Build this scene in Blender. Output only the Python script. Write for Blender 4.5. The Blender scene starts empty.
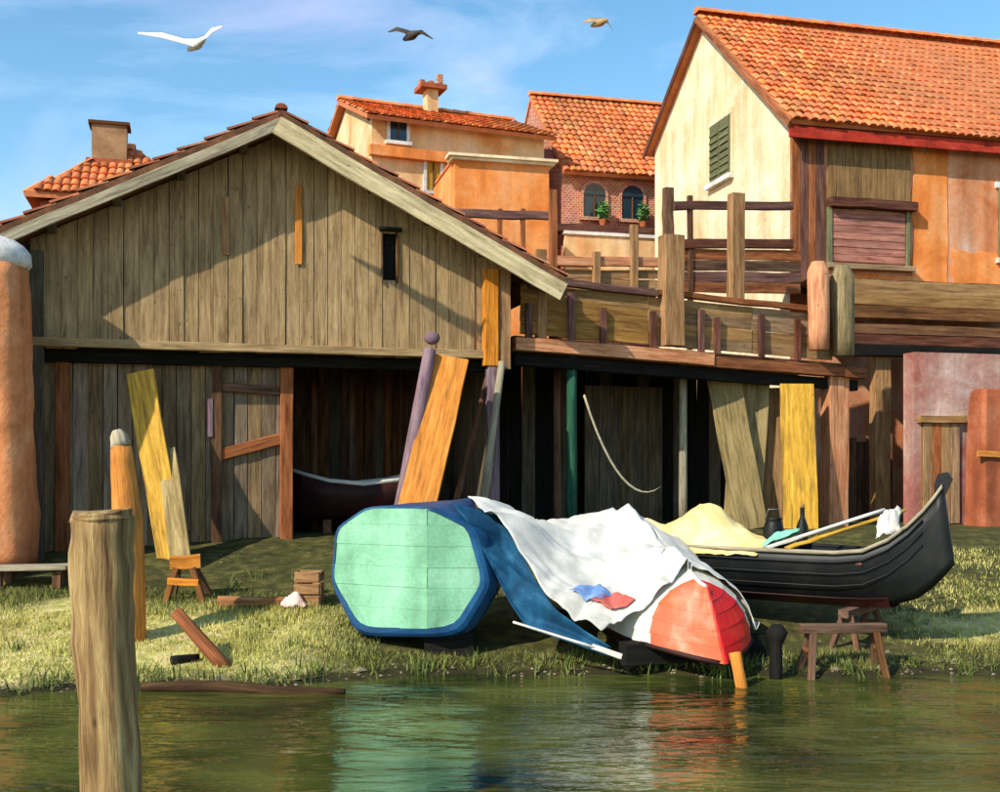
import bpy, math, random
from mathutils import Vector, Matrix, noise
random.seed(11)
R = random.random
def U(a, b): return a + (b - a) * R()
scene = bpy.context.scene
COL = scene.collection

# ------------------------------------------------------------------ camera
EYE = 2.3; F = 1100.0; HZ = 465.0
cam = bpy.data.cameras.new('camera'); camo = bpy.data.objects.new('camera', cam); COL.objects.link(camo)
cam.sensor_width = 36; cam.lens = 36 * F / 1000; cam.shift_y = (HZ - 396) / 1000
cam.clip_start = 0.1; cam.clip_end = 3000
camo.location = (0, 0, EYE); camo.rotation_euler = (math.radians(90), 0, 0)
scene.camera = camo

# ------------------------------------------------------------------ sun and sky
LT = Vector((0.80, 0.80, -0.80)).normalized()          # the way the sunlight travels
sun = bpy.data.lights.new('sun', 'SUN'); suno = bpy.data.objects.new('sun', sun); COL.objects.link(suno)
sun.energy = 4.6; sun.angle = math.radians(0.6); sun.color = (1.0, 0.93, 0.81)
suno.rotation_euler = LT.to_track_quat('-Z', 'Y').to_euler(); suno.location = (-20, -20, 30)
world = bpy.data.worlds.new('World'); scene.world = world; world.use_nodes = True
wn = world.node_tree; wn.nodes.clear()
def wnode(t, **k):
    n = wn.nodes.new(t)
    for a, b in k.items(): setattr(n, a, b)
    return n
wo = wnode('ShaderNodeOutputWorld'); bg = wnode('ShaderNodeBackground'); sky = wnode('ShaderNodeTexSky')
sky.sky_type = 'NISHITA'; sky.sun_disc = False
sky.sun_elevation = math.asin(-LT.z); sky.sun_rotation = math.atan2(-LT.x, -LT.y)
sky.air_density = 1.0; sky.dust_density = 0.2; sky.ozone_density = 1.0; sky.altitude = 0
tc = wnode('ShaderNodeTexCoord')
mp = wnode('ShaderNodeMapping'); mp.inputs['Scale'].default_value = (2.2, 2.2, 5.5); mp.inputs['Rotation'].default_value = (0.25, 0.35, 0.9); mp.inputs['Location'].default_value = (3.3, 1.2, 0.4)
nz = wnode('ShaderNodeTexNoise'); nz.inputs['Scale'].default_value = 1.7; nz.inputs['Detail'].default_value = 7; nz.inputs['Roughness'].default_value = 0.55; nz.inputs['Distortion'].default_value = 0.6
rp = wnode('ShaderNodeValToRGB'); rp.color_ramp.elements[0].position = 0.46; rp.color_ramp.elements[1].position = 0.74
rp.color_ramp.elements[0].color = (0, 0, 0, 1); rp.color_ramp.elements[1].color = (0.55, 0.55, 0.55, 1)
nz2 = wnode('ShaderNodeTexNoise'); nz2.inputs['Scale'].default_value = 1.3
cl = wnode('ShaderNodeValToRGB'); cl.color_ramp.elements[0].position = 0.4; cl.color_ramp.elements[1].position = 0.6
cl.color_ramp.elements[0].color = (4.4, 6.0, 7.4, 1); cl.color_ramp.elements[1].color = (5.4, 5.0, 7.4, 1)
sat = wnode('ShaderNodeHueSaturation'); sat.inputs['Saturation'].default_value = 1.22; sat.inputs['Value'].default_value = 1.12; sat.inputs['Hue'].default_value = 0.488
mx = wnode('ShaderNodeMix', data_type='RGBA')
L = wn.links.new
L(tc.outputs['Generated'], mp.inputs['Vector']); L(mp.outputs[0], nz.inputs['Vector']); L(mp.outputs[0], nz2.inputs['Vector'])
L(nz.outputs['Fac'], rp.inputs['Fac']); L(nz2.outputs['Fac'], cl.inputs['Fac'])
L(sky.outputs[0], sat.inputs['Color']); L(sat.outputs[0], mx.inputs['A']); L(cl.outputs[0], mx.inputs['B']); L(rp.outputs[0], mx.inputs['Factor'])
L(mx.outputs['Result'], bg.inputs['Color']); bg.inputs['Strength'].default_value = 0.15
L(bg.outputs[0], wo.inputs['Surface'])
scene.view_settings.view_transform = 'Standard'; scene.view_settings.look = 'None'
scene.view_settings.exposure = 0.36; scene.view_settings.gamma = 1.0

# ------------------------------------------------------------------ helpers
def V(*a): return Vector(a)
def P(px, py, Y): return Vector(((px - 500) * Y / F, Y, EYE + (HZ - py) * Y / F))
def PX(px, Y): return (px - 500) * Y / F
def PZ(py, Y): return EYE + (HZ - py) * Y / F
def ss(a, b, x):
    t = max(0, min(1, (x - a) / (b - a))); return t * t * (3 - 2 * t)
def shore(x): return 11.12 + 0.92 * ss(-3.0, -0.8, x) * (1 - .3 * ss(4.0, 7.0, x)) + 0.26 * noise.noise(V(x * 0.45, 3.1, 0)) + 0.20 * noise.noise(V(x * 1.5, 8.1, 0)) + 0.08 * noise.noise(V(x * 4.5, 2.1, 0))
def gz(x, y):
    d = y - shore(x)
    if d < 0: z = 0.30 * d
    else: z = 0.05 * ss(0, 0.35, d) + 0.16 * d
    z = max(-1.6, min(z, 1.12))
    if d > 0 and y < 19: z += 0.045 * noise.noise(V(x * 0.9, y * 0.9, 4)) + 0.022 * noise.noise(V(x * 4, y * 4, 9))
    return z
def lin(c):
    return tuple(((v / 255) / 12.92 if v <= 10 else (((v / 255) + 0.055) / 1.055) ** 2.4) for v in c) + (1,)

ORG = {}
def thing(name, label, cat, loc, group=None):
    o = bpy.data.objects.new(name, None); COL.objects.link(o)
    o.location = loc; o.empty_display_size = 0.2; ORG[o] = Vector(loc)
    o['label'] = label; o['category'] = cat
    if group: o['group'] = group
    return o
def mobj(name, vs, fs, mat, parent=None, loc=None, smooth=False, uvs=None, tint=None):
    org = ORG[parent] if parent is not None else Vector(loc if loc is not None else (0, 0, 0))
    me = bpy.data.meshes.new(name)
    me.from_pydata([tuple(Vector(v) - org) for v in vs], [], fs)
    me.materials.append(mat)
    if uvs:
        ul = me.uv_layers.new(name='UVMap'); fl = []
        for p in me.polygons:
            for li in p.loop_indices: fl.extend(uvs[p.index][li - p.loop_start])
        ul.data.foreach_set('uv', fl)
    if tint:
        at = me.attributes.new('tint', 'FLOAT_COLOR', 'POINT'); fl = []
        for t in tint: fl.extend((t[0], t[1], t[2], 1))
        at.data.foreach_set('color', fl)
    if smooth: me.polygons.foreach_set('use_smooth', [True] * len(me.polygons))
    me.update()
    o = bpy.data.objects.new(name, me); COL.objects.link(o)
    if parent is not None:
        o.parent = parent; ORG[o] = org
    else:
        o.location = org; ORG[o] = org
    return o
def single(o, label, cat, group=None):
    o['label'] = label; o['category'] = cat
    if group: o['group'] = group
    return o
def rings_mesh(rings, closed=True, cap=True, uscale=None):
    """loft of rings of equal length -> verts, faces, uvs (u round the ring in metres, v along)"""
    n = len(rings[0]); vs = [p for r in rings for p in r]; fs = []; uv = []
    off = U(0, 50); offv = U(0, 50)
    per = [0.0]
    for k in range(n): per.append(per[-1] + (Vector(rings[0][(k + 1) % n]) - Vector(rings[0][k])).length)
    ln = [0.0]
    for i in range(1, len(rings)):
        a = sum((Vector(p) for p in rings[i - 1]), Vector()) / n; b = sum((Vector(p) for p in rings[i]), Vector()) / n
        ln.append(ln[-1] + (b - a).length)
    for i in range(len(rings) - 1):
        for k in range(n if closed else n - 1):
            k2 = (k + 1) % n
            fs.append((i * n + k, i * n + k2, (i + 1) * n + k2, (i + 1) * n + k))
            uv.append([(per[k] + off, ln[i] + offv), (per[k + 1] + off, ln[i] + offv), (per[k + 1] + off, ln[i + 1] + offv), (per[k] + off, ln[i + 1] + offv)])
    if cap:
        for i, rev in ((0, True), (len(rings) - 1, False)):
            idx = [i * n + k for k in range(n)]
            if rev: idx = idx[::-1]
            fs.append(tuple(idx))
            c = sum((Vector(p) for p in rings[i]), Vector()) / n
            uv.append([(off + 3 + (Vector(vs[j]) - c).x + (Vector(vs[j]) - c).z, offv + 3 + (Vector(vs[j]) - c).y * .1) for j in idx])
    return vs, fs, uv
def frame(p0, p1, up=None):
    d = (p1 - p0).normalized()
    if up is None: up = V(0, 0, 1) if abs(d.z) < 0.9 else V(0, 1, 0)
    s = d.cross(up).normalized(); t = s.cross(d).normalized()
    return d, s, t
def beam(name, p0, p1, w, h, mat, parent=None, up=None, seg=2, jit=0.006, bev=0.008, taper=1.0, bow=0.0, loc=None, skew0=0.0, skew1=0.0):
    """timber: w sideways, h along `up`; ends may be skewed along the width"""
    p0 = Vector(p0); p1 = Vector(p1)
    d, s, t = frame(p0, p1, Vector(up) if up is not None else None)
    rings = []
    for i in range(seg + 1):
        f = i / seg; c = p0.lerp(p1, f) + t * bow * math.sin(math.pi * f)
        k = 1 + (taper - 1) * f; a = w / 2 * k; b = h / 2 * k; e = min(bev, a * .4, b * .4)
        pts = [(-a + e, -b), (a - e, -b), (a, -b + e), (a, b - e), (a - e, b), (-a + e, b), (-a, b - e), (-a, -b + e)]
        jx, jy = U(-jit, jit), U(-jit, jit)
        sk = skew0 if i == 0 else (skew1 if i == seg else 0)
        rings.append([c + s * (x + jx + U(-jit, jit) * .4) + t * (y + jy + U(-jit, jit) * .4) + d * sk * x for x, y in pts])
    vs, fs, uv = rings_mesh(rings)
    return mobj(name, vs, fs, mat, parent, loc if loc is not None else p0, uvs=uv)
def pole(name, pts, radii, mat, parent=None, sides=12, jit=0.05, sub=4, loc=None, rough_top=0.0, smooth=True):
    pts = [Vector(p) for p in pts]; rings = []
    ph = U(0, 50)
    P2 = []; R2 = []
    for i in range(len(pts) - 1):
        for k in range(sub):
            f = k / sub; P2.append(pts[i].lerp(pts[i + 1], f)); R2.append(radii[i] + (radii[i + 1] - radii[i]) * f)
    P2.append(pts[-1]); R2.append(radii[-1])
    d, s, t = frame(pts[0], pts[-1])
    for i, (c, r) in enumerate(zip(P2, R2)):
        rg = []
        for k in range(sides):
            a = 2 * math.pi * k / sides
            m = 1 + jit * noise.noise(V(math.cos(a) * 1.3, math.sin(a) * 1.3, i * 0.5 + ph)) * 1.8
            q = c + (s * math.cos(a) + t * math.sin(a)) * r * m
            if rough_top and i == len(P2) - 1: q = q + d * rough_top * noise.noise(V(math.cos(a) * 1.5, math.sin(a) * 1.5, ph))
            rg.append(q)
        rings.append(rg)
    vs, fs, uv = rings_mesh(rings)
    o = mobj(name, vs, fs, mat, parent, loc if loc is not None else pts[0], uvs=uv, smooth=smooth)
    if smooth:
        for p in o.data.polygons:
            if len(p.vertices) > 4: p.use_smooth = False
    return o
def prism(name, poly, off, mat, parent=None, loc=None):
    """polygon (list of world points) extruded by vector off"""
    poly = [Vector(p) for p in poly]; off = Vector(off); n = len(poly)
    vs = poly + [p + off for p in poly]
    fs = [tuple(range(n))[::-1], tuple(range(n, 2 * n))] + [(k, (k + 1) % n, (k + 1) % n + n, k + n) for k in range(n)]
    nrm = (poly[1] - poly[0]).cross(poly[2] - poly[0])
    if nrm.dot(off) < 0: fs = [f[::-1] for f in fs]
    return mobj(name, vs, fs, mat, parent, loc if loc is not None else poly[0])
def box(name, o, ex, ey, ez, mat, parent=None, loc=None):
    """box from corner o with edge vectors"""
    o = Vector(o); return prism(name, [o, o + ex, o + ex + ez, o + ez], ey, mat, parent, loc)
def grid(name, fn, nu, nv, mat, parent=None, loc=(0, 0, 0), thick=0.0, smooth=True):
    vs = [fn(i / nu, j / nv) for j in range(nv + 1) for i in range(nu + 1)]
    fs = [(j * (nu + 1) + i, j * (nu + 1) + i + 1, (j + 1) * (nu + 1) + i + 1, (j + 1) * (nu + 1) + i) for j in range(nv) for i in range(nu)]
    o = mobj(name, vs, fs, mat, parent, loc, smooth=smooth)
    if thick:
        m = o.modifiers.new('thick', 'SOLIDIFY'); m.thickness = thick; m.offset = 0
    return o

# ------------------------------------------------------------------ materials
def M(name, cols, scale=2.0, stretch=(1, 1, 1), coord='Object', rough=0.85, bump=0.25, bdist=0.012, rnd=0.0, fine=14.0, finev=0.35,
      spec=0.25, tint=False, pos=None, hue=0.0, metal=0.0, streak=0.0, stain=0.0):
    m = bpy.data.materials.new(name); m.use_nodes = True; nt = m.node_tree; N = nt.nodes; K = nt.links.new
    b = N['Principled BSDF']; b.inputs['Roughness'].default_value = rough; b.inputs['Metallic'].default_value = metal
    b.inputs['Specular IOR Level'].default_value = spec
    t = N.new('ShaderNodeTexCoord'); mpn = N.new('ShaderNodeMapping'); mpn.inputs['Scale'].default_value = stretch
    K(t.outputs[coord], mpn.inputs['Vector'])
    oi = N.new('ShaderNodeObjectInfo')
    if rnd:
        mul = N.new('ShaderNodeMath'); mul.operation = 'MULTIPLY'; mul.inputs[1].default_value = 37.0
        K(oi.outputs['Random'], mul.inputs[0]); K(mul.outputs[0], mpn.inputs['Location'])
    n1 = N.new('ShaderNodeTexNoise'); n1.inputs['Scale'].default_value = scale; n1.inputs['Detail'].default_value = 8; n1.inputs['Roughness'].default_value = 0.62; n1.inputs['Distortion'].default_value = 0.5
    K(mpn.outputs[0], n1.inputs['Vector'])
    r = N.new('ShaderNodeValToRGB'); cr = r.color_ramp
    k = len(cols); pos = pos or [0.30 + 0.4 * i / max(1, k - 1) for i in range(k)]
    while len(cr.elements) < k: cr.elements.new(0.5)
    for e, c, p in zip(cr.elements, cols, pos): e.position = p; e.color = lin(c)
    K(n1.outputs['Fac'], r.inputs['Fac']); out = r.outputs['Color']
    n2 = N.new('ShaderNodeTexNoise'); n2.inputs['Scale'].default_value = scale * fine; n2.inputs['Detail'].default_value = 5; n2.inputs['Roughness'].default_value = 0.7
    K(mpn.outputs[0], n2.inputs['Vector'])
    hs = N.new('ShaderNodeHueSaturation'); mr = N.new('ShaderNodeMapRange')
    mr.inputs['From Min'].default_value = 0.25; mr.inputs['From Max'].default_value = 0.75
    mr.inputs['To Min'].default_value = 1 - finev; mr.inputs['To Max'].default_value = 1 + finev
    K(n2.outputs['Fac'], mr.inputs['Value']); val = mr.outputs[0]
    if streak:
        ms = N.new('ShaderNodeMapping'); ms.inputs['Scale'].default_value = (2.2, 2.2, 0.16); K(t.outputs[coord], ms.inputs['Vector'])
        n3 = N.new('ShaderNodeTexNoise'); n3.inputs['Scale'].default_value = 1.6; n3.inputs['Detail'].default_value = 7; K(ms.outputs[0], n3.inputs['Vector'])
        m3 = N.new('ShaderNodeMapRange'); m3.inputs['From Min'].default_value = 0.35; m3.inputs['From Max'].default_value = 0.6
        m3.inputs['To Min'].default_value = 1 - streak; m3.inputs['To Max'].default_value = 1.0; K(n3.outputs['Fac'], m3.inputs['Value'])
        a = N.new('ShaderNodeMath'); a.operation = 'MULTIPLY'; K(val, a.inputs[0]); K(m3.outputs[0], a.inputs[1]); val = a.outputs[0]
    if stain:
        ms = N.new('ShaderNodeMapping'); ms.inputs['Scale'].default_value = (3.0, 0.9, 1); K(t.outputs[coord], ms.inputs['Vector'])
        n3 = N.new('ShaderNodeTexNoise'); n3.inputs['Scale'].default_value = 1.1; n3.inputs['Detail'].default_value = 8; n3.inputs['Roughness'].default_value = 0.7; K(ms.outputs[0], n3.inputs['Vector'])
        m3 = N.new('ShaderNodeMapRange'); m3.inputs['From Min'].default_value = 0.30; m3.inputs['From Max'].default_value = 0.62
        m3.inputs['To Min'].default_value = 1 - stain; m3.inputs['To Max'].default_value = 1.08; K(n3.outputs['Fac'], m3.inputs['Value'])
        a = N.new('ShaderNodeMath'); a.operation = 'MULTIPLY'; K(val, a.inputs[0]); K(m3.outputs[0], a.inputs[1])
        vo = N.new('ShaderNodeTexVoronoi'); vo.inputs['Scale'].default_value = 2.6; mv = N.new('ShaderNodeMapping'); mv.inputs['Scale'].default_value = (1.6, .8, 1); K(t.outputs[coord], mv.inputs['Vector']); K(mv.outputs[0], vo.inputs['Vector'])
        m5 = N.new('ShaderNodeMapRange'); m5.inputs['From Min'].default_value = 0.03; m5.inputs['From Max'].default_value = 0.09; m5.inputs['To Min'].default_value = 0.45; K(vo.outputs['Distance'], m5.inputs['Value'])
        a2 = N.new('ShaderNodeMath'); a2.operation = 'MULTIPLY'; K(a.outputs[0], a2.inputs[0]); K(m5.outputs[0], a2.inputs[1]); val = a2.outputs[0]
    if rnd:
        m2 = N.new('ShaderNodeMapRange'); m2.inputs['To Min'].default_value = 1 - rnd; m2.inputs['To Max'].default_value = 1 + rnd
        K(oi.outputs['Random'], m2.inputs['Value'])
        a = N.new('ShaderNodeMath'); a.operation = 'MULTIPLY'; K(val, a.inputs[0]); K(m2.outputs[0], a.inputs[1]); val = a.outputs[0]
        fr_ = N.new('ShaderNodeMath'); fr_.operation = 'FRACT'; K(mul.outputs[0], fr_.inputs[0])
        m4 = N.new('ShaderNodeMapRange'); m4.inputs['To Min'].default_value = 0.78 if rnd > .16 else .98; m4.inputs['To Max'].default_value = 1.12 if rnd > .16 else 1.02; K(fr_.outputs[0], m4.inputs['Value']); K(m4.outputs[0], hs.inputs['Saturation'])
    K(val, hs.inputs['Value']); K(out, hs.inputs['Color']); out = hs.outputs['Color']
    if tint:
        at = N.new('ShaderNodeAttribute'); at.attribute_name = 'tint'
        mxn = N.new('ShaderNodeMix'); mxn.data_type = 'RGBA'; mxn.blend_type = 'MULTIPLY'; mxn.inputs['Factor'].default_value = 1
        K(out, mxn.inputs['A']); K(at.outputs['Color'], mxn.inputs['B']); out = mxn.outputs['Result']
    K(out, b.inputs['Base Color'])
    if bump:
        ad = N.new('ShaderNodeMath'); ad.operation = 'ADD'; K(n1.outputs['Fac'], ad.inputs[0]); K(n2.outputs['Fac'], ad.inputs[1])
        bp = N.new('ShaderNodeBump'); bp.inputs['Strength'].default_value = bump; bp.inputs['Distance'].default_value = bdist
        K(ad.outputs[0], bp.inputs['Height']); K(bp.outputs[0], b.inputs['Normal'])
    return m
def wood(name, cols, rnd=0.22, rough=0.85, bump=0.5, spec=0.15):
    return M(name, cols, scale=1.0, stretch=(16, 1.3, 1), coord='UV', rough=rough, bump=bump, bdist=0.012, rnd=rnd, fine=5, finev=0.28, spec=spec, stain=0.32)

W_gable = wood('weathered gable boards', [(116, 92, 62), (160, 132, 92), (182, 154, 112)], 0.12)
W_dark = wood('dark olive boards', [(62, 56, 42), (96, 84, 64), (122, 108, 82)], 0.2)
W_grey = wood('grey timber', [(110, 100, 82), (158, 146, 120), (190, 178, 150)], 0.15)
W_pale = wood('pale fascia timber', [(150, 132, 98), (205, 186, 142), (226, 208, 166)], 0.10)
W_brown = wood('brown timber', [(62, 40, 26), (104, 70, 44), (134, 96, 62)], 0.22)
W_rail = wood('purple brown rail timber', [(70, 40, 30), (100, 62, 50), (130, 90, 70)], 0.2)
W_redbr = wood('reddish timber', [(88, 46, 26), (140, 82, 48), (170, 110, 70)], 0.15)
W_orange = wood('orange timber', [(136, 92, 48), (206, 128, 46), (222, 152, 72)], 0.06)
W_yellow = wood('yellow painted plank', [(118, 98, 50), (200, 150, 50), (222, 178, 74)], 0.06)
W_ochre = wood('ochre parapet boards', [(108, 78, 44), (150, 112, 66), (172, 136, 86)], 0.18)
W_olive = wood('olive leaning boards', [(96, 80, 48), (142, 120, 72), (168, 146, 94)], 0.18)
W_salmon = wood('salmon beam timber', [(150, 88, 58), (204, 138, 96), (230, 172, 128)], 0.08)
W_tan = wood('tan post timber', [(108, 76, 48), (156, 116, 76), (182, 144, 102)], 0.12)
W_pile = wood('mooring pile timber', [(84, 58, 34), (156, 124, 80), (196, 168, 112)], 0.0, bump=1.0)
W_green = wood('green painted timber', [(22, 58, 44), (40, 84, 64), (60, 104, 80)], 0.05)
W_violet = wood('violet grey timber', [(86, 66, 74), (124, 100, 106), (150, 128, 130)], 0.1)
W_black = wood('tarred timber', [(14, 13, 11), (26, 24, 20), (40, 36, 30)], 0.1)
W_rose = wood('rose brown shutter', [(120, 72, 58), (164, 108, 92), (190, 138, 118)], 0.1)
W_shut = wood('grey green shutter', [(80, 82, 56), (112, 112, 80), (136, 134, 100)], 0.12)
W_wet = wood('wet brown log', [(40, 28, 18), (66, 46, 28), (92, 68, 42)], 0.05)
W_wall = wood('warm grey brown wall boards', [(88, 72, 52), (130, 108, 80), (156, 132, 100)], 0.2)
W_bay = wood('olive brown bay boards', [(92, 70, 44), (128, 98, 62), (148, 118, 78)], 0.1)
W_log = wood('bark log', [(90, 54, 30), (140, 92, 54), (176, 130, 84)], 0.1)
Tile = M('terracotta tiles', [(204, 106, 56), (226, 130, 72), (236, 154, 98)], scale=1.4, rough=0.85, bump=0.3, tint=True, finev=0.25)
TileOld = M('old brown tiles', [(120, 66, 44), (160, 92, 60), (180, 120, 84)], scale=1.4, rough=0.9, bump=0.3, tint=True, finev=0.25)
Mortar = M('roof bedding mortar', [(176, 98, 58), (204, 126, 80)], scale=3)
Cream = M('cream plaster', [(212, 182, 134), (234, 212, 170), (244, 230, 200)], scale=0.8, rough=0.95, bump=0.5, bdist=0.03, finev=0.16, streak=0.24)
White = M('warm white plaster', [(208, 138, 78), (222, 184, 134), (232, 208, 172)], scale=0.9, rough=0.95, bump=0.3, bdist=0.02, finev=0.12, streak=0.2)
Salmon = M('salmon plaster', [(172, 94, 54), (202, 126, 80), (210, 154, 118), (220, 186, 164)], scale=0.75, rough=0.95, bump=0.4, bdist=0.02, finev=0.15, streak=0.3)
Orange = M('orange plaster', [(204, 108, 44), (226, 138, 70), (234, 168, 112)], scale=0.9, rough=0.95, bump=0.35, bdist=0.02, finev=0.15, streak=0.2)
Pink = M('mottled pink plaster', [(128, 62, 52), (164, 104, 92), (182, 146, 132), (204, 184, 172)], scale=0.7, rough=0.95, bump=0.5, bdist=0.03, finev=0.2, streak=0.35)
RedPl = M('brick red plaster', [(128, 66, 40), (168, 92, 58), (186, 124, 92)], scale=1.0, rough=0.95, bump=0.4, bdist=0.02, finev=0.2, streak=0.3)
Pier = M('orange pier plaster', [(150, 88, 52), (214, 136, 86), (232, 172, 126)], scale=0.7, rough=0.95, bump=0.5, bdist=0.03, finev=0.2, streak=0.4)
RoofEdge = M('brown roof edge', [(66, 44, 30), (104, 68, 44), (134, 88, 60)], scale=3)
EaveRed = M('red eave board', [(110, 30, 20), (168, 48, 30), (186, 74, 50)], scale=2)
Stone = M('white stone', [(176, 170, 160), (214, 210, 202), (236, 234, 230)], scale=2.0, bump=0.3)
Dark = M('dark opening', [(14, 13, 10), (26, 24, 18)], scale=2, bump=0, finev=0.1)
Earth = M('packed earth floor', [(62, 48, 32), (84, 68, 46), (104, 86, 58)], scale=0.8, bump=0.5)
Mint = M('mint green paint', [(98, 132, 106), (118, 172, 134), (132, 188, 150), (150, 200, 166)], scale=1.9, rough=0.7, bump=0.4, finev=0.18, spec=0.25, streak=0.26, pos=[.24, .36, .5, .7])
Teal = M('teal blue paint', [(8, 46, 78), (14, 70, 112), (36, 98, 140)], scale=1.6, rough=0.5, bump=0.15, finev=0.15, spec=0.4)
Teal2 = M('teal blue canvas', [(8, 44, 70), (18, 74, 106), (52, 110, 140)], scale=2.2, rough=0.8, bump=0.2, finev=0.12)
Blue = M('bright blue paint', [(60, 112, 184), (92, 148, 212), (130, 176, 224)], scale=2.5, rough=0.5, bump=0.15, finev=0.12, spec=0.4)
RedLit = M('red paint lit side', [(206, 78, 44), (220, 96, 56), (230, 150, 120)], scale=1.8, rough=0.6, bump=0.15, finev=0.1, spec=0.3)  # lit copy of the red bow paint, sunlight put into the colour
RedShade = M('red paint shaded side', [(192, 10, 6), (214, 18, 10), (224, 52, 32)], scale=1.8, rough=0.5, bump=0.15, finev=0.1, spec=0.4)  # shaded-side copy of the same bow paint
WhiteHull = M('chalky white hull paint', [(176, 176, 166), (210, 204, 186), (224, 218, 204)], scale=1.6, rough=0.6, bump=0.2, finev=0.08, spec=0.35)
Canvas = M('white canvas', [(172, 170, 160), (206, 201, 188), (220, 216, 206)], scale=1.4, rough=0.9, bump=0.3, finev=0.10)
CanvasY = M('cream yellow canvas', [(214, 170, 96), (240, 214, 140), (248, 232, 176)], scale=1.5, rough=0.9, bump=0.2, finev=0.08)
ClothM = M('mint cloth', [(110, 176, 148), (140, 206, 176)], scale=3, rough=0.9, bump=0.2)
ClothR = M('red cloth', [(176, 70, 60), (204, 120, 104)], scale=3, rough=0.9, bump=0.2)
ClothB = M('blue cloth', [(84, 120, 176), (140, 168, 204)], scale=3, rough=0.9, bump=0.2)
ClothV = M('violet grey sacking', [(110, 88, 88), (150, 126, 122), (176, 156, 150)], scale=3, rough=0.95, bump=0.4)
Tar = M('black boat lacquer', [(8, 9, 8), (14, 16, 14), (30, 30, 26)], scale=2, rough=0.5, bump=0.15, finev=0.2, spec=0.3)
TarRed = M('dark red bottom paint', [(30, 10, 8), (46, 16, 11), (62, 28, 20)], scale=2, rough=0.6, bump=0.2)
Iron = M('dull iron', [(60, 58, 54), (110, 108, 102), (140, 138, 132)], scale=4, rough=0.5, metal=0.6)
Rope = M('pale rope', [(150, 140, 112), (190, 180, 150)], scale=12, rough=0.95)
Glass = M('dark window glass', [(18, 36, 46), (30, 58, 74)], scale=2, rough=0.12, bump=0, spec=0.6, finev=0.1)
Leaf = M('window plant leaves', [(40, 84, 40), (80, 124, 60), (120, 150, 80)], scale=6, rough=0.7, bump=0)
GullW = M('white gull feathers', [(190, 188, 184), (214, 212, 208)], scale=6, bump=0, rough=0.8, finev=0.05)
GullD = M('dark gull feathers', [(44, 38, 34), (84, 70, 60)], scale=6, bump=0, rough=0.8, finev=0.05)
GullT = M('tan gull feathers', [(140, 112, 74), (176, 150, 110)], scale=6, bump=0, rough=0.8, finev=0.05)

# brick: wall too far to tell single bricks apart
Brick = bpy.data.materials.new('red brick wall'); Brick.use_nodes = True
_n = Brick.node_tree.nodes; _k = Brick.node_tree.links.new; _b = _n['Principled BSDF']; _b.inputs['Roughness'].default_value = 0.9
_t = _n.new('ShaderNodeTexCoord'); _mm = _n.new('ShaderNodeMapping'); _mm.inputs['Rotation'].default_value = (math.radians(90), 0, 0)
_br = _n.new('ShaderNodeTexBrick'); _br.inputs['Scale'].default_value = 3.6; _br.inputs['Color1'].default_value = lin((150, 76, 52)); _br.inputs['Color2'].default_value = lin((186, 110, 82)); _br.inputs['Mortar'].default_value = lin((206, 176, 150)); _br.inputs['Mortar Size'].default_value = 0.025
_nz = _n.new('ShaderNodeTexNoise'); _nz.inputs['Scale'].default_value = 3; _nz.inputs['Detail'].default_value = 6
_mi = _n.new('ShaderNodeMix'); _mi.data_type = 'RGBA'; _mi.blend_type = 'OVERLAY'; _mi.inputs['Factor'].default_value = 0.5
_k(_t.outputs['Object'], _mm.inputs['Vector']); _k(_mm.outputs[0], _br.inputs['Vector']); _k(_t.outputs['Object'], _nz.inputs['Vector'])
_k(_br.outputs['Color'], _mi.inputs['A']); _k(_nz.outputs['Color'], _mi.inputs['B']); _k(_mi.outputs['Result'], _b.inputs['Base Color'])
_bp = _n.new('ShaderNodeBump'); _bp.inputs['Strength'].default_value = 0.6; _bp.inputs['Distance'].default_value = 0.02; _bp.invert = True
_k(_br.outputs['Fac'], _bp.inputs['Height']); _k(_bp.outputs[0], _b.inputs['Normal'])

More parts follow.
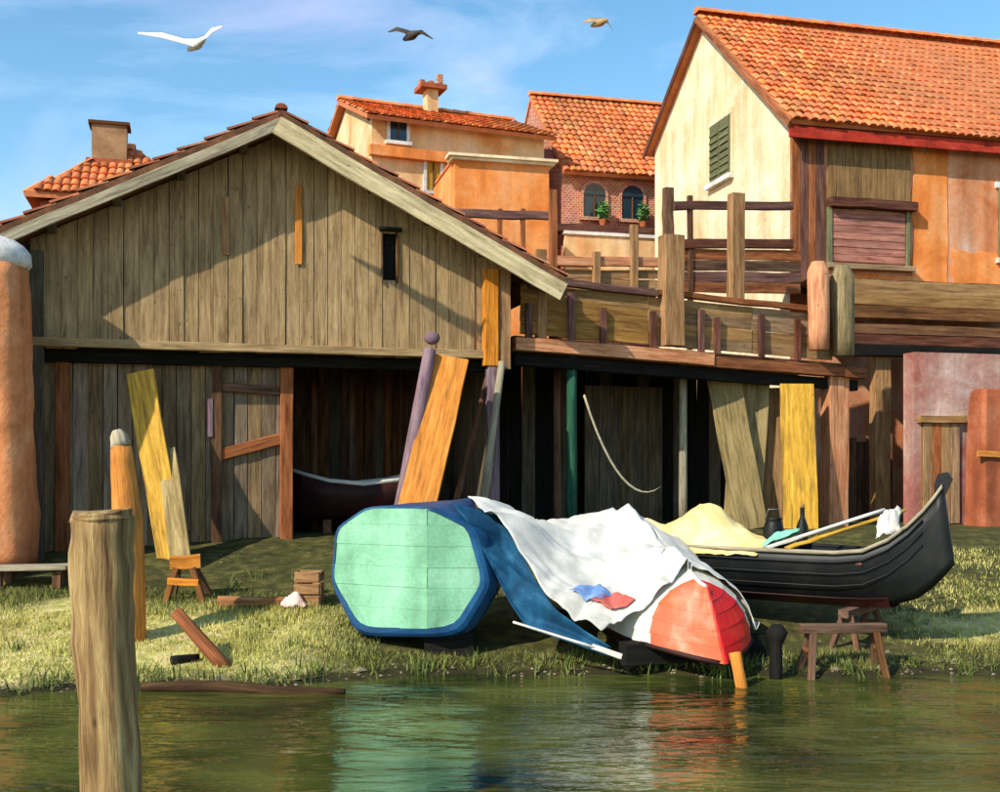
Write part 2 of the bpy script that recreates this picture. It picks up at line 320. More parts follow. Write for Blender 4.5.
# ground: grass, mud, a wet strip where the water laps
Ground = bpy.data.materials.new('grassy mud bank'); Ground.use_nodes = True
def build_ground():
    nt = Ground.node_tree; N = nt.nodes; K = nt.links.new; b = N['Principled BSDF']; b.inputs['Roughness'].default_value = 0.9; b.inputs['Specular IOR Level'].default_value = 0.2
    t = N.new('ShaderNodeTexCoord'); sx = N.new('ShaderNodeSeparateXYZ'); K(t.outputs['Object'], sx.inputs[0])
    def nse(s, d=7):
        n = N.new('ShaderNodeTexNoise'); n.inputs['Scale'].default_value = s; n.inputs['Detail'].default_value = d; n.inputs['Roughness'].default_value = 0.62; K(t.outputs['Object'], n.inputs['Vector']); return n
    def ramp(f, a, c):
        r = N.new('ShaderNodeValToRGB')
        while len(r.color_ramp.elements) < len(a): r.color_ramp.elements.new(0.5)
        for e, p, q in zip(r.color_ramp.elements, a, c): e.position = p; e.color = lin(q)
        K(f, r.inputs['Fac']); return r.outputs['Color']
    def mix(f, a, c):
        m = N.new('ShaderNodeMix'); m.data_type = 'RGBA'; K(f, m.inputs['Factor']); K(a, m.inputs['A']); K(c, m.inputs['B']); return m.outputs['Result']
    def rng(v, a, c, lo=0, hi=1):
        m = N.new('ShaderNodeMapRange'); m.interpolation_type = 'SMOOTHSTEP'
        m.inputs['From Min'].default_value = a; m.inputs['From Max'].default_value = c; m.inputs['To Min'].default_value = lo; m.inputs['To Max'].default_value = hi; K(v, m.inputs['Value']); return m.outputs[0]
    def op(o, a, c):
        m = N.new('ShaderNodeMath'); m.operation = o
        for i, x in enumerate((a, c)):
            if isinstance(x, (int, float)): m.inputs[i].default_value = x
            else: K(x, m.inputs[i])
        return m.outputs[0]
    n1 = nse(0.9); n2 = nse(5.0); n3 = nse(30, 4)
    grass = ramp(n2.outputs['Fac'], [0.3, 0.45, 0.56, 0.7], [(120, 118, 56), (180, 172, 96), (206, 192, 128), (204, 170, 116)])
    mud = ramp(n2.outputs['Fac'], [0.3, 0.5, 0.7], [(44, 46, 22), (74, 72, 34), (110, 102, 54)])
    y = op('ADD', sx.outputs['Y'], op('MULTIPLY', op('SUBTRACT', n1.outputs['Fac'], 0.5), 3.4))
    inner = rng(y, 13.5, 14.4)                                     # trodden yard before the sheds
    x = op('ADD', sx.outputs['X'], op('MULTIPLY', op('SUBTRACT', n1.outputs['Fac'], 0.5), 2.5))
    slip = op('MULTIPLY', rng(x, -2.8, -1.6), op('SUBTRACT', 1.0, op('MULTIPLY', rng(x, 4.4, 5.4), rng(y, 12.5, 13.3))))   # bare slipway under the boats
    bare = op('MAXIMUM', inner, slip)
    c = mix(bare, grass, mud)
    z = op('ADD', sx.outputs['Z'], op('MULTIPLY', op('SUBTRACT', n2.outputs['Fac'], 0.5), 0.12))
    wet = rng(z, 0.03, 0.12, 1, 0)
    wetc = ramp(n2.outputs['Fac'], [0.3, 0.7], [(34, 32, 16), (66, 60, 30)])
    c = mix(wet, c, wetc); K(c, b.inputs['Base Color'])
    bp = N.new('ShaderNodeBump'); bp.inputs['Strength'].default_value = 0.7; bp.inputs['Distance'].default_value = 0.04
    K(op('ADD', n2.outputs['Fac'], n3.outputs['Fac']), bp.inputs['Height']); K(bp.outputs[0], b.inputs['Normal'])
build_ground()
Water = bpy.data.materials.new('green canal water'); Water.use_nodes = True
def build_water():
    nt = Water.node_tree; N = nt.nodes; K = nt.links.new; b = N['Principled BSDF']
    b.inputs['Roughness'].default_value = 0.06; b.inputs['IOR'].default_value = 1.33
    t = N.new('ShaderNodeTexCoord')
    n0 = N.new('ShaderNodeTexNoise'); n0.inputs['Scale'].default_value = 0.7; n0.inputs['Detail'].default_value = 4; K(t.outputs['Object'], n0.inputs['Vector'])
    r = N.new('ShaderNodeValToRGB'); r.color_ramp.elements[0].position = 0.35; r.color_ramp.elements[1].position = 0.65
    r.color_ramp.elements[0].color = lin((30, 40, 16)); r.color_ramp.elements[1].color = lin((84, 88, 38)); K(n0.outputs['Fac'], r.inputs['Fac']); K(r.outputs[0], b.inputs['Base Color'])
    def wave(sc, st, det):
        m = N.new('ShaderNodeMapping'); m.inputs['Scale'].default_value = st; K(t.outputs['Object'], m.inputs['Vector'])
        n = N.new('ShaderNodeTexNoise'); n.inputs['Scale'].default_value = sc; n.inputs['Detail'].default_value = det; n.inputs['Distortion'].default_value = 0.4; K(m.outputs[0], n.inputs['Vector']); return n.outputs['Fac']
    a = wave(1.1, (0.55, 1.6, 1), 3); c = wave(4.5, (0.7, 1.8, 1), 3)
    s = N.new('ShaderNodeMath'); s.operation = 'MULTIPLY_ADD'; K(c, s.inputs[0]); s.inputs[1].default_value = 0.22; K(a, s.inputs[2])
    bp = N.new('ShaderNodeBump'); bp.inputs['Strength'].default_value = 0.7; bp.inputs['Distance'].default_value = 0.13; K(s.outputs[0], bp.inputs['Height']); K(bp.outputs[0], b.inputs['Normal'])
    pt = wave(.45, (.5, 1.5, 1), 2); mr = N.new('ShaderNodeMapRange'); mr.inputs['From Min'].default_value = .35; mr.inputs['From Max'].default_value = .65; mr.inputs['To Min'].default_value = .3; mr.inputs['To Max'].default_value = 1.0
    K(pt, mr.inputs['Value']); K(mr.outputs[0], bp.inputs['Strength'])
build_water()

# ------------------------------------------------------------------ terrain and water
def ground_sheet():
    xs = [-900, -300, -100, -50, -25, -16] + [-12 + 0.2 * i for i in range(0, 126)] + [16, 25, 50, 100, 300, 900]
    ys = [-60, -20, 0, 6, 9] + [10 + 0.16 * i for i in range(0, 63)] + [24, 32, 60, 150, 500, 1500]
    vs = [(x, y, gz(x, y)) for y in ys for x in xs]; n = len(xs)
    fs = [(j * n + i, j * n + i + 1, (j + 1) * n + i + 1, (j + 1) * n + i) for j in range(len(ys) - 1) for i in range(n - 1)]
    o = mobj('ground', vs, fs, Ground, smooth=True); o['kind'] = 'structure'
ground_sheet()
w = mobj('water', [(-900, -60, 0), (900, -60, 0), (900, 13.6, 0), (-900, 13.6, 0)], [(0, 1, 2, 3)], Water); w['kind'] = 'structure'

# ------------------------------------------------------------------ barrel tile roofs
def tiles(name, o, eu, es, Lu, Ls, mat, parent, tw=0.2, tl=0.36, r=0.055, skip=None, sag=0.0):
    o = Vector(o); eu = Vector(eu).normalized(); es = Vector(es).normalized(); n = eu.cross(es).normalized()
    if n.z < 0: n = -n
    vs = []; fs = []; ti = []
    K = 4; nc = max(1, round(Lu / tw)); tw = Lu / nc; nr = max(1, round(Ls / tl)); tl = Ls / nr
    for j in range(nr):
        for i in range(nc):
            if skip and skip((i + .5) / nc, (j + .5) / nr): continue
            g = U(0.68, 1.14); t = (g * U(.97, 1.05), g * U(.88, 1.08), g * U(.82, 1.15))
            pn = noise.noise(V(i * .10, j * .16, Lu)) + .5 * noise.noise(V(i * .35, j * .4, Lu + 3))
            if pn > .12: t = (t[0] * (1 - .32 * min(1, pn * 1.6)), t[1] * (1 - .10 * min(1, pn)), t[2] * 1.05)      # weathered, lichened patches
            elif R() < .1: t = (t[0] * 1.05, t[1] * 1.25, t[2] * 1.4)
            elif pn < -.2: t = (t[0] * 1.08, t[1] * 1.15, t[2] * 1.2)
            if R() < 0.10: t = (g * .78, g * 0.95, g * 1.1)
            du = U(-.02, .02); lift = U(0, .018); base = len(vs)
            for e, (s0, rr, hz) in enumerate(((j * tl - U(.02, .06), r * 1.08, .035 + lift), ((j + 1) * tl + .03, r * .9, .0))):
                sgn = -sag * math.sin(math.pi * (i + .5) / nc)
                for k in range(K + 1):
                    a = math.pi * k / K
                    vs.append(o + eu * ((i + .5) * tw + du - math.cos(a) * tw * .5 * (1.02 if e == 0 else .9)) + es * s0 + n * (math.sin(a) * rr + hz) + V(0, 0, sgn)); ti.append(t)
            for k in range(K): fs.append((base + k, base + k + 1, base + K + 1 + k + 1, base + K + 1 + k))
            fs.append(tuple(base + k for k in range(K + 1)))
    o2 = mobj(name, vs, fs, mat, parent, o, tint=ti, smooth=True); o2['kind'] = 'stuff'
    return o2
def ridge_tiles(name, p0, p1, mat, parent, r=0.13, tl=0.42):
    p0 = Vector(p0); p1 = Vector(p1); d, s, t = frame(p0, p1); Ln = (p1 - p0).length; n = max(1, round(Ln / tl)); vs = []; fs = []; ti = []
    for i in range(n):
        g = U(.8, 1.15); b0 = len(vs)
        for f, rr in ((i - .05, r * 1.1), (i + 1, r * .92)):
            c = p0 + d * Ln * f / n
            for k in range(7):
                a = math.pi * k / 6; vs.append(c + s * math.cos(a) * rr + t * (math.sin(a) * rr * .8 - .02)); ti.append((g, g * U(.92, 1.05), g * U(.9, 1.1)))
        for k in range(6): fs.append((b0 + k, b0 + k + 1, b0 + 8 + k, b0 + 7 + k))
        fs.append(tuple(b0 + k for k in range(7)))
    o2 = mobj(name, vs, fs, mat, parent, p0, tint=ti); o2['kind'] = 'stuff'
def slab(name, o, eu, es, Lu, Ls, th, mat, parent):
    eu = Vector(eu).normalized(); es = Vector(es).normalized(); n = eu.cross(es).normalized()
    if n.z < 0: n = -n
    return box(name, Vector(o) - n * th, eu * Lu, n * th, es * Ls, mat, parent)
class Fr:
    """a building's frame: u along its front, v back, z up"""
    def __init__(s, x, y, deg):
        a = math.radians(deg); s.o = V(x, y, 0); s.u = V(math.cos(a), math.sin(a), 0); s.v = V(-math.sin(a), math.cos(a), 0)
    def __call__(s, u, v, z): return s.o + s.u * u + s.v * v + V(0, 0, z)
    def u_at(s, px, v=0):                                           # distance along the front at an image column
        k = (px - 500) / F; b = s.o + s.v * v
        return (k * b.y - b.x) / (s.u.x - k * s.u.y)

# ------------------------------------------------------------------ boat shed
S = Fr(-7.05, 16.5, 15.83); SW = 7.33; SZ0 = 4.1; APX = 3.66; APZ = 7.55; SL = 0.505
def roofz(u): return APZ - SL * abs(u - APX)
shed = thing('boat_shed', 'big weathered timber boat shed with board gable and open dark front', 'shed', S(3.6, 0, 0.85))
pw = SW / 33
for i in range(33):
    u0 = i * pw; u = u0 + pw / 2; top = roofz(u) - 0.02; vv = U(-0.012, 0.012)
    m = W_gable
    spans = [(SZ0 + U(-.05, .03), top)]
    if i == 24: spans = [(SZ0 + U(-.05, .03), 5.32), (6.08, top)]
    for a, b in spans:
        beam('plank', S(u, vv, a), S(u, vv, b), pw - U(.002, .009), 0.035, m, shed, up=S.v, jit=.004, skew1=(-SL if u < APX else SL) if b == top else 0, bev=.005)
for k, us in ((0, .02), (1, SW - .02)):                            # side walls
    for j in range(26):
        v0 = .15 + j * 8.0 / 26; beam('plank', S(us, v0, .9), S(us, v0, roofz(us) - .1), 8 / 26 - .01, .03, W_dark, shed, up=S.u, jit=.004)
for j in range(24):                                                # back wall
    u = (j + .5) * SW / 24; beam('plank', S(u, 8.1, .9), S(u, 8.1, roofz(u) - .05), SW / 24 + .002, .03, W_brown, shed, up=S.v, jit=.002, skew1=(-SL if u < APX else SL))
for j in range(10):                                                # loft floor that keeps the hall below dark
    beam('ceiling_board', S(.05, .5 + j * .8, 4.35), S(SW - .05, .5 + j * .8, 4.35), .79, .03, W_brown, shed, up=(0, 0, 1), jit=.001)
beam('tie_beam', S(-.05, -.10, SZ0 + .04), S(SW + .05, -.10, SZ0 + .04), .14, .13, W_gable, shed, seg=8, jit=.008)
beam('lintel', S(.1, .28, SZ0 - .10), S(SW, .28, SZ0 - .10), .2, .24, W_black, shed, seg=6)
beam('corner_post', S(7.16, -.13, 0.9), S(7.16, -.13, 4.0), .2, .18, W_violet, shed, up=S.v, seg=4, jit=.008)
beam('corner_post', S(7.12, -.14, 3.95), S(7.12, -.14, 5.55), .24, .2, W_orange, shed, up=S.v, seg=4, jit=.008)  # sunlight on the upper post is put into its orange colour
beam('corner_post', S(7.36, -.10, 3.9), S(7.36, -.10, 5.6), .2, .2, W_tan, shed, up=S.v, seg=4, jit=.008)
beam('corner_post', S(.1, -.05, .8), S(.1, -.05, 5.5), .2, .2, W_dark, shed, up=S.v, seg=4, jit=.008)
# roof: slabs, tiles, fascia boards, purlin ends
OV = 0.62
for sg, name in ((-1, 'l'), (1, 'r')):
    es = (S.u * (-sg) + V(0, 0, SL)).normalized(); Ls = 4.62 / math.cos(math.atan(SL)) if sg > 0 else 4.7 / math.cos(math.atan(SL))
    eave = S(APX, -OV, APZ + .19) - es * Ls
    slab('roof', eave, S.v, es, 9.2, Ls, .16, RoofEdge, shed)
    tiles('roof_tiles', eave + V(0, 0, .0), S.v, es, 9.2, Ls, TileOld, shed, tl=.4)
    nn = (S.v.cross(es)).normalized(); nn = nn if nn.z > 0 else -nn
    f0 = S(APX, -OV - .03, APZ + .10) - es * (Ls + .03); f1 = S(APX, -OV - .03, APZ + .10)
    hgt = .16 if sg < 0 else .30
    beam('fascia', f0 - nn * (hgt / 2 + .02), f1 - nn * (hgt / 2 + .02), .05, hgt, W_grey if sg < 0 else W_pale, shed, up=nn, seg=10, jit=.012)
    for k in range(5):
        uu = APX + sg * (.55 + k * .93); beam('purlin', S(uu, -OV + .02, roofz(uu) - .02), S(uu, .2, roofz(uu) - .02), .12, .13, W_dark, shed)
ridge_tiles('ridge_tiles', S(APX, -OV, APZ + .25), S(APX, 8.5, APZ + .25), TileOld, shed, r=.09)
def nails():
    vs = []; fs = []
    for i in range(33):
        u = (i + .5) * pw
        for z in (4.22, 5.0, 5.8, 6.6, 7.2):
            if z > roofz(u) - .15 or R() < .35: continue
            for d in (-.05, .06):
                c = S(u + d + U(-.01, .01), -.034, z + U(-.12, .12)); b0 = len(vs)
                vs += [c + S.u * .008 * math.cos(k * 1.047) + V(0, 0, .008 * math.sin(k * 1.047)) for k in range(6)] + [c + S.v * -.006]
                fs += [(b0 + k, b0 + (k + 1) % 6, b0 + 6) for k in range(6)]
    o = mobj('nails', vs, fs, M('rusty nail heads', [(50, 30, 20), (84, 50, 32)], scale=5, bump=0), shed); o['kind'] = 'stuff'
nails()
# slit vent in the gable
uv_ = 24 * pw + pw / 2
for s_ in (-1, 1): beam('vent_frame', S(uv_ + s_ * .13, -.05, 5.28), S(uv_ + s_ * .13, -.05, 6.1), .03, .05, W_brown, shed, up=S.v)
beam('vent_hood', S(uv_ - .17, -.08, 6.14), S(uv_ + .19, -.08, 6.14), .14, .05, W_black, shed)
box('vent_back', S(uv_ - .15, .1, 5.2), S.u * .3, S.v * .02, V(0, 0, 1), Dark, shed)
# battens on the gable, the orange one painting in a sunlit board
for u, z0, z1, m in ((2.85, 5.6, 6.5, W_tan), (3.98, 5.5, 6.75, W_orange)):
    beam('batten', S(u, -.05, z0), S(u, -.05, z1), .11, .035, m, shed, up=S.v, jit=.006)
# lower front wall, left of the opening
lw = 3.75 / 17
for i in range(17):
    u = .12 + (i + .5) * lw
    beam('wall_board', S(u, .40 + U(-.012, .012), .75), S(u, .40, SZ0 - .05), lw - U(.004, .016), .035, W_wall, shed, up=S.v, jit=.005)
for u, m, w_ in ((.42, W_redbr, .20), (2.72, W_brown, .16), (3.82, W_redbr, .20)):
    beam('door_post', S(u, .32, .78), S(u, .32, SZ0 - .2), w_, .12, m, shed, up=S.v, seg=4)
beam('door_rail', S(2.72, .33, 2.45), S(3.8, .33, 2.75), .18, .06, W_redbr, shed, up=S.v)
beam('door_rail', S(2.72, .33, 3.55), S(3.8, .33, 3.5), .14, .06, W_brown, shed, up=S.v)
beam('latch_board', S(2.62, .26, 2.75), S(2.62, .26, 3.35), .08, .03, W_violet, shed, up=S.v)
for u in (4.5, 5.2, 5.9, 6.6):                                     # studs inside the hall
    pole('inner_post', [S(u, 2.6 + U(-.2, .2), 1.0), S(u, 2.6, 4.3)], [.08, .07], W_brown, shed, sides=8, sub=2)
for j in range(15):
    u = 3.9 + j * .225
    beam('inner_board', S(u, 3.6, 1.0), S(u, 3.6, 4.3), .22, .03, W_dark if j % 4 == 1 else W_brown, shed, up=S.v, jit=.004)

# ------------------------------------------------------------------ timber terrace beside the shed
D = Fr(0.45, 18.9, 20.0)
def dz(t): return 4.36 - 0.04 * t
ter = thing('timber_terrace', 'rickety timber terrace on posts with board parapet beside the boat shed', 'terrace', D(3.4, 0, 1.1))
beam('edge_beam', D(-.25, -.08, dz(-.25)), D(3.6, -.08, dz(3.6)), .2, .22, W_salmon, ter, seg=6, jit=.01)
beam('edge_beam', D(3.6, -.06, dz(3.6) - .03), D(6.95, -.06, dz(6.95) - .02), .2, .2, W_redbr, ter, seg=6, jit=.01)
beam('lower_beam', D(-.2, .12, dz(0) - .24), D(6.9, .12, dz(6.9) - .24), .2, .2, W_black, ter, seg=6, jit=.01)
for k in range(14): beam('floor_plank', D(-.2, .16 + k * .24, dz(-.2) + .13), D(6.9, .16 + k * .24, dz(6.9) + .13), .235, .05, W_brown, ter, seg=2)
for k in range(4):
    z = .30 + k * .215
    for a, b in ((-.1, 2.35), (2.37, 4.5), (4.52, 6.3)):
        beam('parapet_board', D(a, .02 + U(-.01, .01), dz(a) + z), D(b, .02 + U(-.01, .01), dz(b) + z), .217, .03, W_ochre, ter, up=D.v, seg=4, jit=.006)
for px in (528, 570, 602, 652, 700, 716, 760, 796):
    t = D.u_at(px); beam('baluster', D(t, -.05, dz(t) + .12), D(t, -.05, dz(t) + U(.7, .98)), .12, .07, W_rail, ter, up=D.v)
beam('hand_rail', D(-.1, -.02, dz(0) + 1.13), D(2.5, -.02, dz(2.5) + 1.12), .16, .12, W_rail, ter, seg=5, jit=.012)
beam('hand_rail', D(2.5, -.02, dz(2.5) + 1.14), D(6.2, -.02, dz(6.2) + 1.12), .16, .10, W_redbr, ter, seg=6, jit=.012)
# posts through the parapet
def dpost(px, y0, y1, w_, m, v=-.06, name='post', cap=False):
    t = D.u_at(px, v); Y = D(t, v, 0).y; return beam(name, D(t, v, PZ(y0, Y)), D(t, v, PZ(y1, Y)), w_, w_ * .8, m, ter, up=D.v, seg=4, jit=.01)
dpost(671, 346, 236, .38, W_tan); dpost(668, 240, 188, .17, W_brown, v=0)
dpost(553, 352, 190, .13, W_redbr, v=.3); dpost(541, 345, 250, .17, W_tan, v=.05)
dpost(736, 300, 194, .27, W_tan, v=.5); dpost(690, 350, 196, .1, W_brown, v=1.5)
# raised landing set back behind the parapet
def rail(px0, px1, y0, y1, v, w_, h_, m, name='landing_rail'):
    a = D.u_at(px0, v); b = D.u_at(px1, v); A = D(a, v, 0); B = D(b, v, 0)
    return beam(name, V(A.x, A.y, PZ(y0, A.y)), V(B.x, B.y, PZ(y1, B.y)), w_, h_, m, ter, seg=5, jit=.012)
rail(673, 792, 206, 206, 1.5, .12, .16, W_rail); rail(673, 792, 244, 244, 1.5, .12, .18, W_rail)
for k in range(4): rail(676, 800, 254 + k * 11, 256 + k * 11, 1.52, .04, .21, (W_redbr, W_brown, W_rail, W_redbr)[k], 'landing_board')
rail(530, 662, 261, 262, 1.3, .12, .18, W_salmon)
for k in range(2): rail(528, 660, 274 + k * 9, 275 + k * 9, 1.35, .04, .17, W_tan, 'landing_board')
for px in (596, 634): dpost(px, 292, 225 if px > 600 else 252, .14, W_tan, v=1.25, name='landing_post')
rail(455, 552, 213, 216, 2.6, .12, .16, W_rail)
for px in (500, 523): dpost(px, 300, 209, .09, W_redbr, v=2.6, name='landing_post')
# stout posts standing on the terrace's far end
for px, y0, y1, w_, m, v in ((819, 350, 262, .42, W_salmon, -.28), (843, 356, 266, .44, W_olive, -.22)):
    t = D.u_at(px, v); Y = D(t, v, 0).y
    pole('end_post', [D(t, v, PZ(y0, Y)), D(t - .02, v, PZ(y1 + 10, Y)), D(t - .03, v, PZ(y1, Y))], [w_ * .46, w_ * .5, w_ * .3], m, ter, sides=12, jit=.05)
# supports below
t = D.u_at(838); beam('support_post', D(t, .1, 1.0), D(t, .1, dz(t) - .1), .44, .3, W_salmon, ter, up=D.v, seg=4, jit=.012)
pole('support_post', [D(D.u_at(575), .15, 1.0), D(D.u_at(575), .15, dz(1) - .12)], [.10, .09], W_green, ter)
pole('support_post', [D(D.u_at(557, 1.2), 1.2, 1.0), D(D.u_at(557, 1.2), 1.2, dz(1) - .02)], [.08, .07], W_brown, ter)
pole('support_post', [D(D.u_at(683, .6), .6, 1.0), D(D.u_at(683, .6), .6, dz(3) - .05)], [.08, .07], W_grey, ter)
for j in range(26):                                                # board wall at the back of the bay below
    t = -.4 + j * .29; beam('back_board', D(t, 3.3, 1.0), D(t, 3.3, dz(t) + .1), .285, .03, W_black if j % 3 else W_dark, ter, up=D.v, jit=.004)
for j in range(11):
    t = D.u_at(588, 2.6) + j * .16; beam('inner_door_board', D(t, 2.6, 1.05), D(t, 2.6, 3.9), .155, .03, W_dark, ter, up=D.v, jit=.003)

# ------------------------------------------------------------------ cream gabled house on the right
H = Fr(6.59, 25.0, 14.0)
# gable: v from 0 (near corner) to 8.1, ridge at v=4.57
EZ, RZ, LZ, RV, GV, HL = 10.25, 14.15, 11.7, 4.57, 8.1, 13.0
house = thing('gabled_house', 'tall house with cream plaster gable and orange barrel tile roof', 'house', H(6, 4, 1.1))
prism('gable_wall', [H(0, 0, 1), H(0, GV, 1), H(0, GV, LZ), H(0, RV, RZ), H(0, 0, EZ)], H.u * .3, Cream, house)
box('front_wall', H(.003, -.003, 1), H.u * HL, H.v * .3, V(0, 0, EZ - 1.03), Salmon, house)
box('rear_wall', H(.3, GV - .3, 1), H.u * (HL - .3), H.v * .3, V(0, 0, LZ - 1.1), Cream, house)
prism('gable_wall', [H(HL, .3, 1), H(HL, GV - .3, 1), H(HL, GV - .3, LZ), H(HL, RV, RZ), H(HL, .3, EZ)], H.u * -.3, Salmon, house)
es = (H.v * RV + V(0, 0, RZ - EZ)).normalized(); Ls = math.hypot(RV, RZ - EZ)
eo = H(-.22, 0, EZ + .16) - es * .6
slab('roof', eo, H.u, es, HL + .5, Ls + .6, .12, Mortar, house)
tiles('roof_tiles', eo, H.u, es, HL + .5, Ls + .6, Tile, house, tw=.21, sag=.10)
es2 = (H.v * (RV - GV) + V(0, 0, RZ - LZ)).normalized(); Ls2 = math.hypot(GV - RV, RZ - LZ)
eo2 = H(-.22, GV, LZ + .16) - es2 * .35
slab('roof', eo2, H.u, es2, HL + .5, Ls2 + .35, .12, Mortar, house)
tiles('roof_tiles', eo2, H.u, es2, HL + .5, Ls2 + .35, Tile, house, tw=.21)
ridge_tiles('ridge_tiles', H(-.24, RV, RZ + .25), H(HL + .3, RV, RZ + .25), Tile, house, r=.17)
# verge boards, gutter, eave soffit
beam('verge_board', eo + H.u * .0 - V(0, 0, .12) - H.u * .04, H(-.26, RV, RZ + .05), .05, .15, W_redbr, house, up=V(0, 0, 1), seg=8)
beam('verge_board', eo2 - V(0, 0, .12) - H.u * .04, H(-.26, RV, RZ + .05), .05, .15, W_rail, house, up=V(0, 0, 1), seg=6)
beam('eave_board', eo - V(0, 0, .26) + H.v * .08, eo - V(0, 0, .26) + H.v * .08 + H.u * (HL + .4), .06, .26, EaveRed, house, seg=10)
for k in range(26): beam('rafter_end', H(.1 + k * .5, -.38, EZ - .22), H(.1 + k * .5, 0, EZ + .02), .09, .12, W_redbr, house)
# gable window
def gwin(v0, v1, z0, z1):
    for s_ in (0, 1):
        a = v0 + (v1 - v0) * s_ / 2
        lf = box('shutter', H(-.07, a + .02, z0), H.v * ((v1 - v0) / 2 - .03), H.u * .06, V(0, 0, z1 - z0), W_shut, house)
        for q in range(7): beam('louvre', H(-.085, a + .06, z0 + .15 + q * (z1 - z0 - .25) / 7), H(-.085, a + (v1 - v0) / 2 - .05, z0 + .15 + q * (z1 - z0 - .25) / 7), .04, .07, W_shut, lf)
    box('window_sill', H(-.16, v0 - .12, z0 - .14), H.v * (v1 - v0 + .24), H.u * .16, V(0, 0, .12), Stone, house)
    for a in (v0 - .12, v1): box('window_jamb', H(-.05, a, z0), H.v * .12, H.u * .05, V(0, 0, z1 - z0), Cream, house)
    box('window_lintel', H(-.06, v0 - .12, z1), H.v * (v1 - v0 + .24), H.u * .06, V(0, 0, .14), Cream, house)
gwin(2.95, 4.15, 9.7, 11.2)
# front wall: corner boards, shuttered bay, plaster patch
for k in range(4): beam('corner_board', H(.14 + k * .2, -.035, 6.2), H(.14 + k * .2, -.035, 9.85), .19, .05, W_rail if k % 2 else W_redbr, house, up=H.v, jit=.005)
for k in range(10): beam('bay_board', H(1.04 + k * .215, -.04, 8.42), H(1.04 + k * .215, -.04, 9.85), .208, .05, W_bay, house, up=H.v, jit=.005)
beam('bay_lintel', H(.92, -.14, 8.30), H(3.12, -.14, 8.30), .3, .2, W_rail, house, seg=5, jit=.012)
for k in range(7): beam('bay_shutter', H(1.02, -.05, 7.05 + k * .168), H(2.92, -.05, 7.05 + k * .168), .06, .16, W_rose, house, jit=.005)
for u in (.96, 2.99): beam('bay_jamb', H(u, -.06, 6.9), H(u, -.06, 8.2), .1, .1, W_shut, house, up=H.v)
beam('bay_sill', H(.86, -.12, 6.85), H(3.1, -.12, 6.85), .24, .12, W_ochre, house, seg=4)
def patch(u, z, ru, rz, m, sd, th=.02):
    pts = []
    for k in range(40):
        a = 2 * math.pi * k / 40; c_, s_ = math.cos(a), math.sin(a); q = 1 / max(abs(c_), abs(s_)) ** .8
        e = 1 + .22 * noise.noise(V(c_ * 2.2, s_ * 2.2, sd)) + .12 * noise.noise(V(c_ * 7, s_ * 7, sd))
        pts.append(H(u + ru * c_ * q * e * .95, -.004, z + rz * s_ * q * e * .95))
    prism('plaster_patch', pts, H.v * -th, m, house)
patch(3.62, 8.0, .5, 1.8, Orange, 1); patch(2.1, 6.4, 1.15, .34, Orange, 4); patch(5.0, 6.9, .8, .5, Orange, 7, .016); patch(7.3, 8.2, .6, 1.2, Cream, 12, .016)
for u in (5.6, 8.2):                                               # more windows further along
    for k in range(4): beam('bay_shutter', H(u + k * .25, -.05, 7.3), H(u + k * .25, -.05, 8.9), .24, .06, W_shut, house, up=H.v)
    box('window_sill', H(u - .2, -.14, 7.12), H.u * 1.2, H.v * .14, V(0, 0, .12), Stone, house)
    box('window_lintel', H(u - .2, -.06, 8.92), H.u * 1.2, H.v * .06, V(0, 0, .14), Stone, house)

# lean-to against the house front
leo = Fr(7.2, 22.6, 14.0)
lean = thing('lean_to', 'brown timber lean-to canopy against the salmon house wall', 'canopy', leo(3, 0, 1.1))
for k in range(3): beam('fascia_board', leo(-.2, -.02 * k, 6.0 - k * .27), leo(7.5, -.02 * k, 6.0 - k * .27), .05, .26, (W_ochre, W_ochre, W_brown)[k], lean, seg=6, jit=.01)
for k in range(2): beam('soffit_board', leo(-.1, .05 + .01 * k, 5.12 - k * .22), leo(7.4, .05, 5.12 - k * .22), .05, .21, (W_brown, W_rail)[k], lean, seg=6)
beam('canopy_beam', leo(-.2, .0, 4.66), leo(7.4, 0, 4.66), .24, .22, W_black, lean, seg=6, jit=.01)
for k in range(9): beam('roof_board', leo(-.2 + k * .86, 0, 6.12), leo(-.2 + k * .86, 2.6, 6.35), .85, .05, W_brown, lean)
u = leo.u_at(880, .2); beam('support_post', leo(u, .2, 1.0), leo(u, .2, 4.6), .36, .24, W_tan, lean, up=leo.v, seg=4, jit=.01)
for k in range(5): beam('screen_board', leo(leo.u_at(852, .9) + k * .22, .9, 1.05), leo(leo.u_at(852, .9) + k * .22, .9, 2.9 + U(-.1, .1)), .21, .04, W_brown, lean, up=leo.v, jit=.006)

# mottled boundary wall, bottom right
wl = Fr(0, 0, 14.0); wl.o = V(PX(914, 21.6), 21.6, 0)
bw = thing('boundary_wall', 'mottled pink plaster wall with ochre door at the yard side', 'wall', wl(2, 0, 1.1))
box('wall', wl(0, 0, .9), wl.u * 9, wl.v * .35, V(0, 0, 3.62), Pink, bw)
a = wl.u_at(921); b = wl.u_at(958)
nd = 4
dr = box('door_backing', wl(a, -.03, 1.1), wl.u * (b - a), wl.v * .03, V(0, 0, 2.05), W_ochre, bw)
for k in range(nd): beam('door_board', wl(a + (k + .5) * (b - a) / nd, -.05, 1.15), wl(a + (k + .5) * (b - a) / nd, -.05, 3.12), (b - a) / nd - .012, .04, W_ochre if k != 1 else W_redbr, dr, up=wl.v)
beam('door_lintel', wl(a - .1, -.07, 3.2), wl(b + .1, -.07, 3.2), .14, .14, W_ochre, bw)
u = wl.u_at(972); pr = Fr(0, 0, 14); 
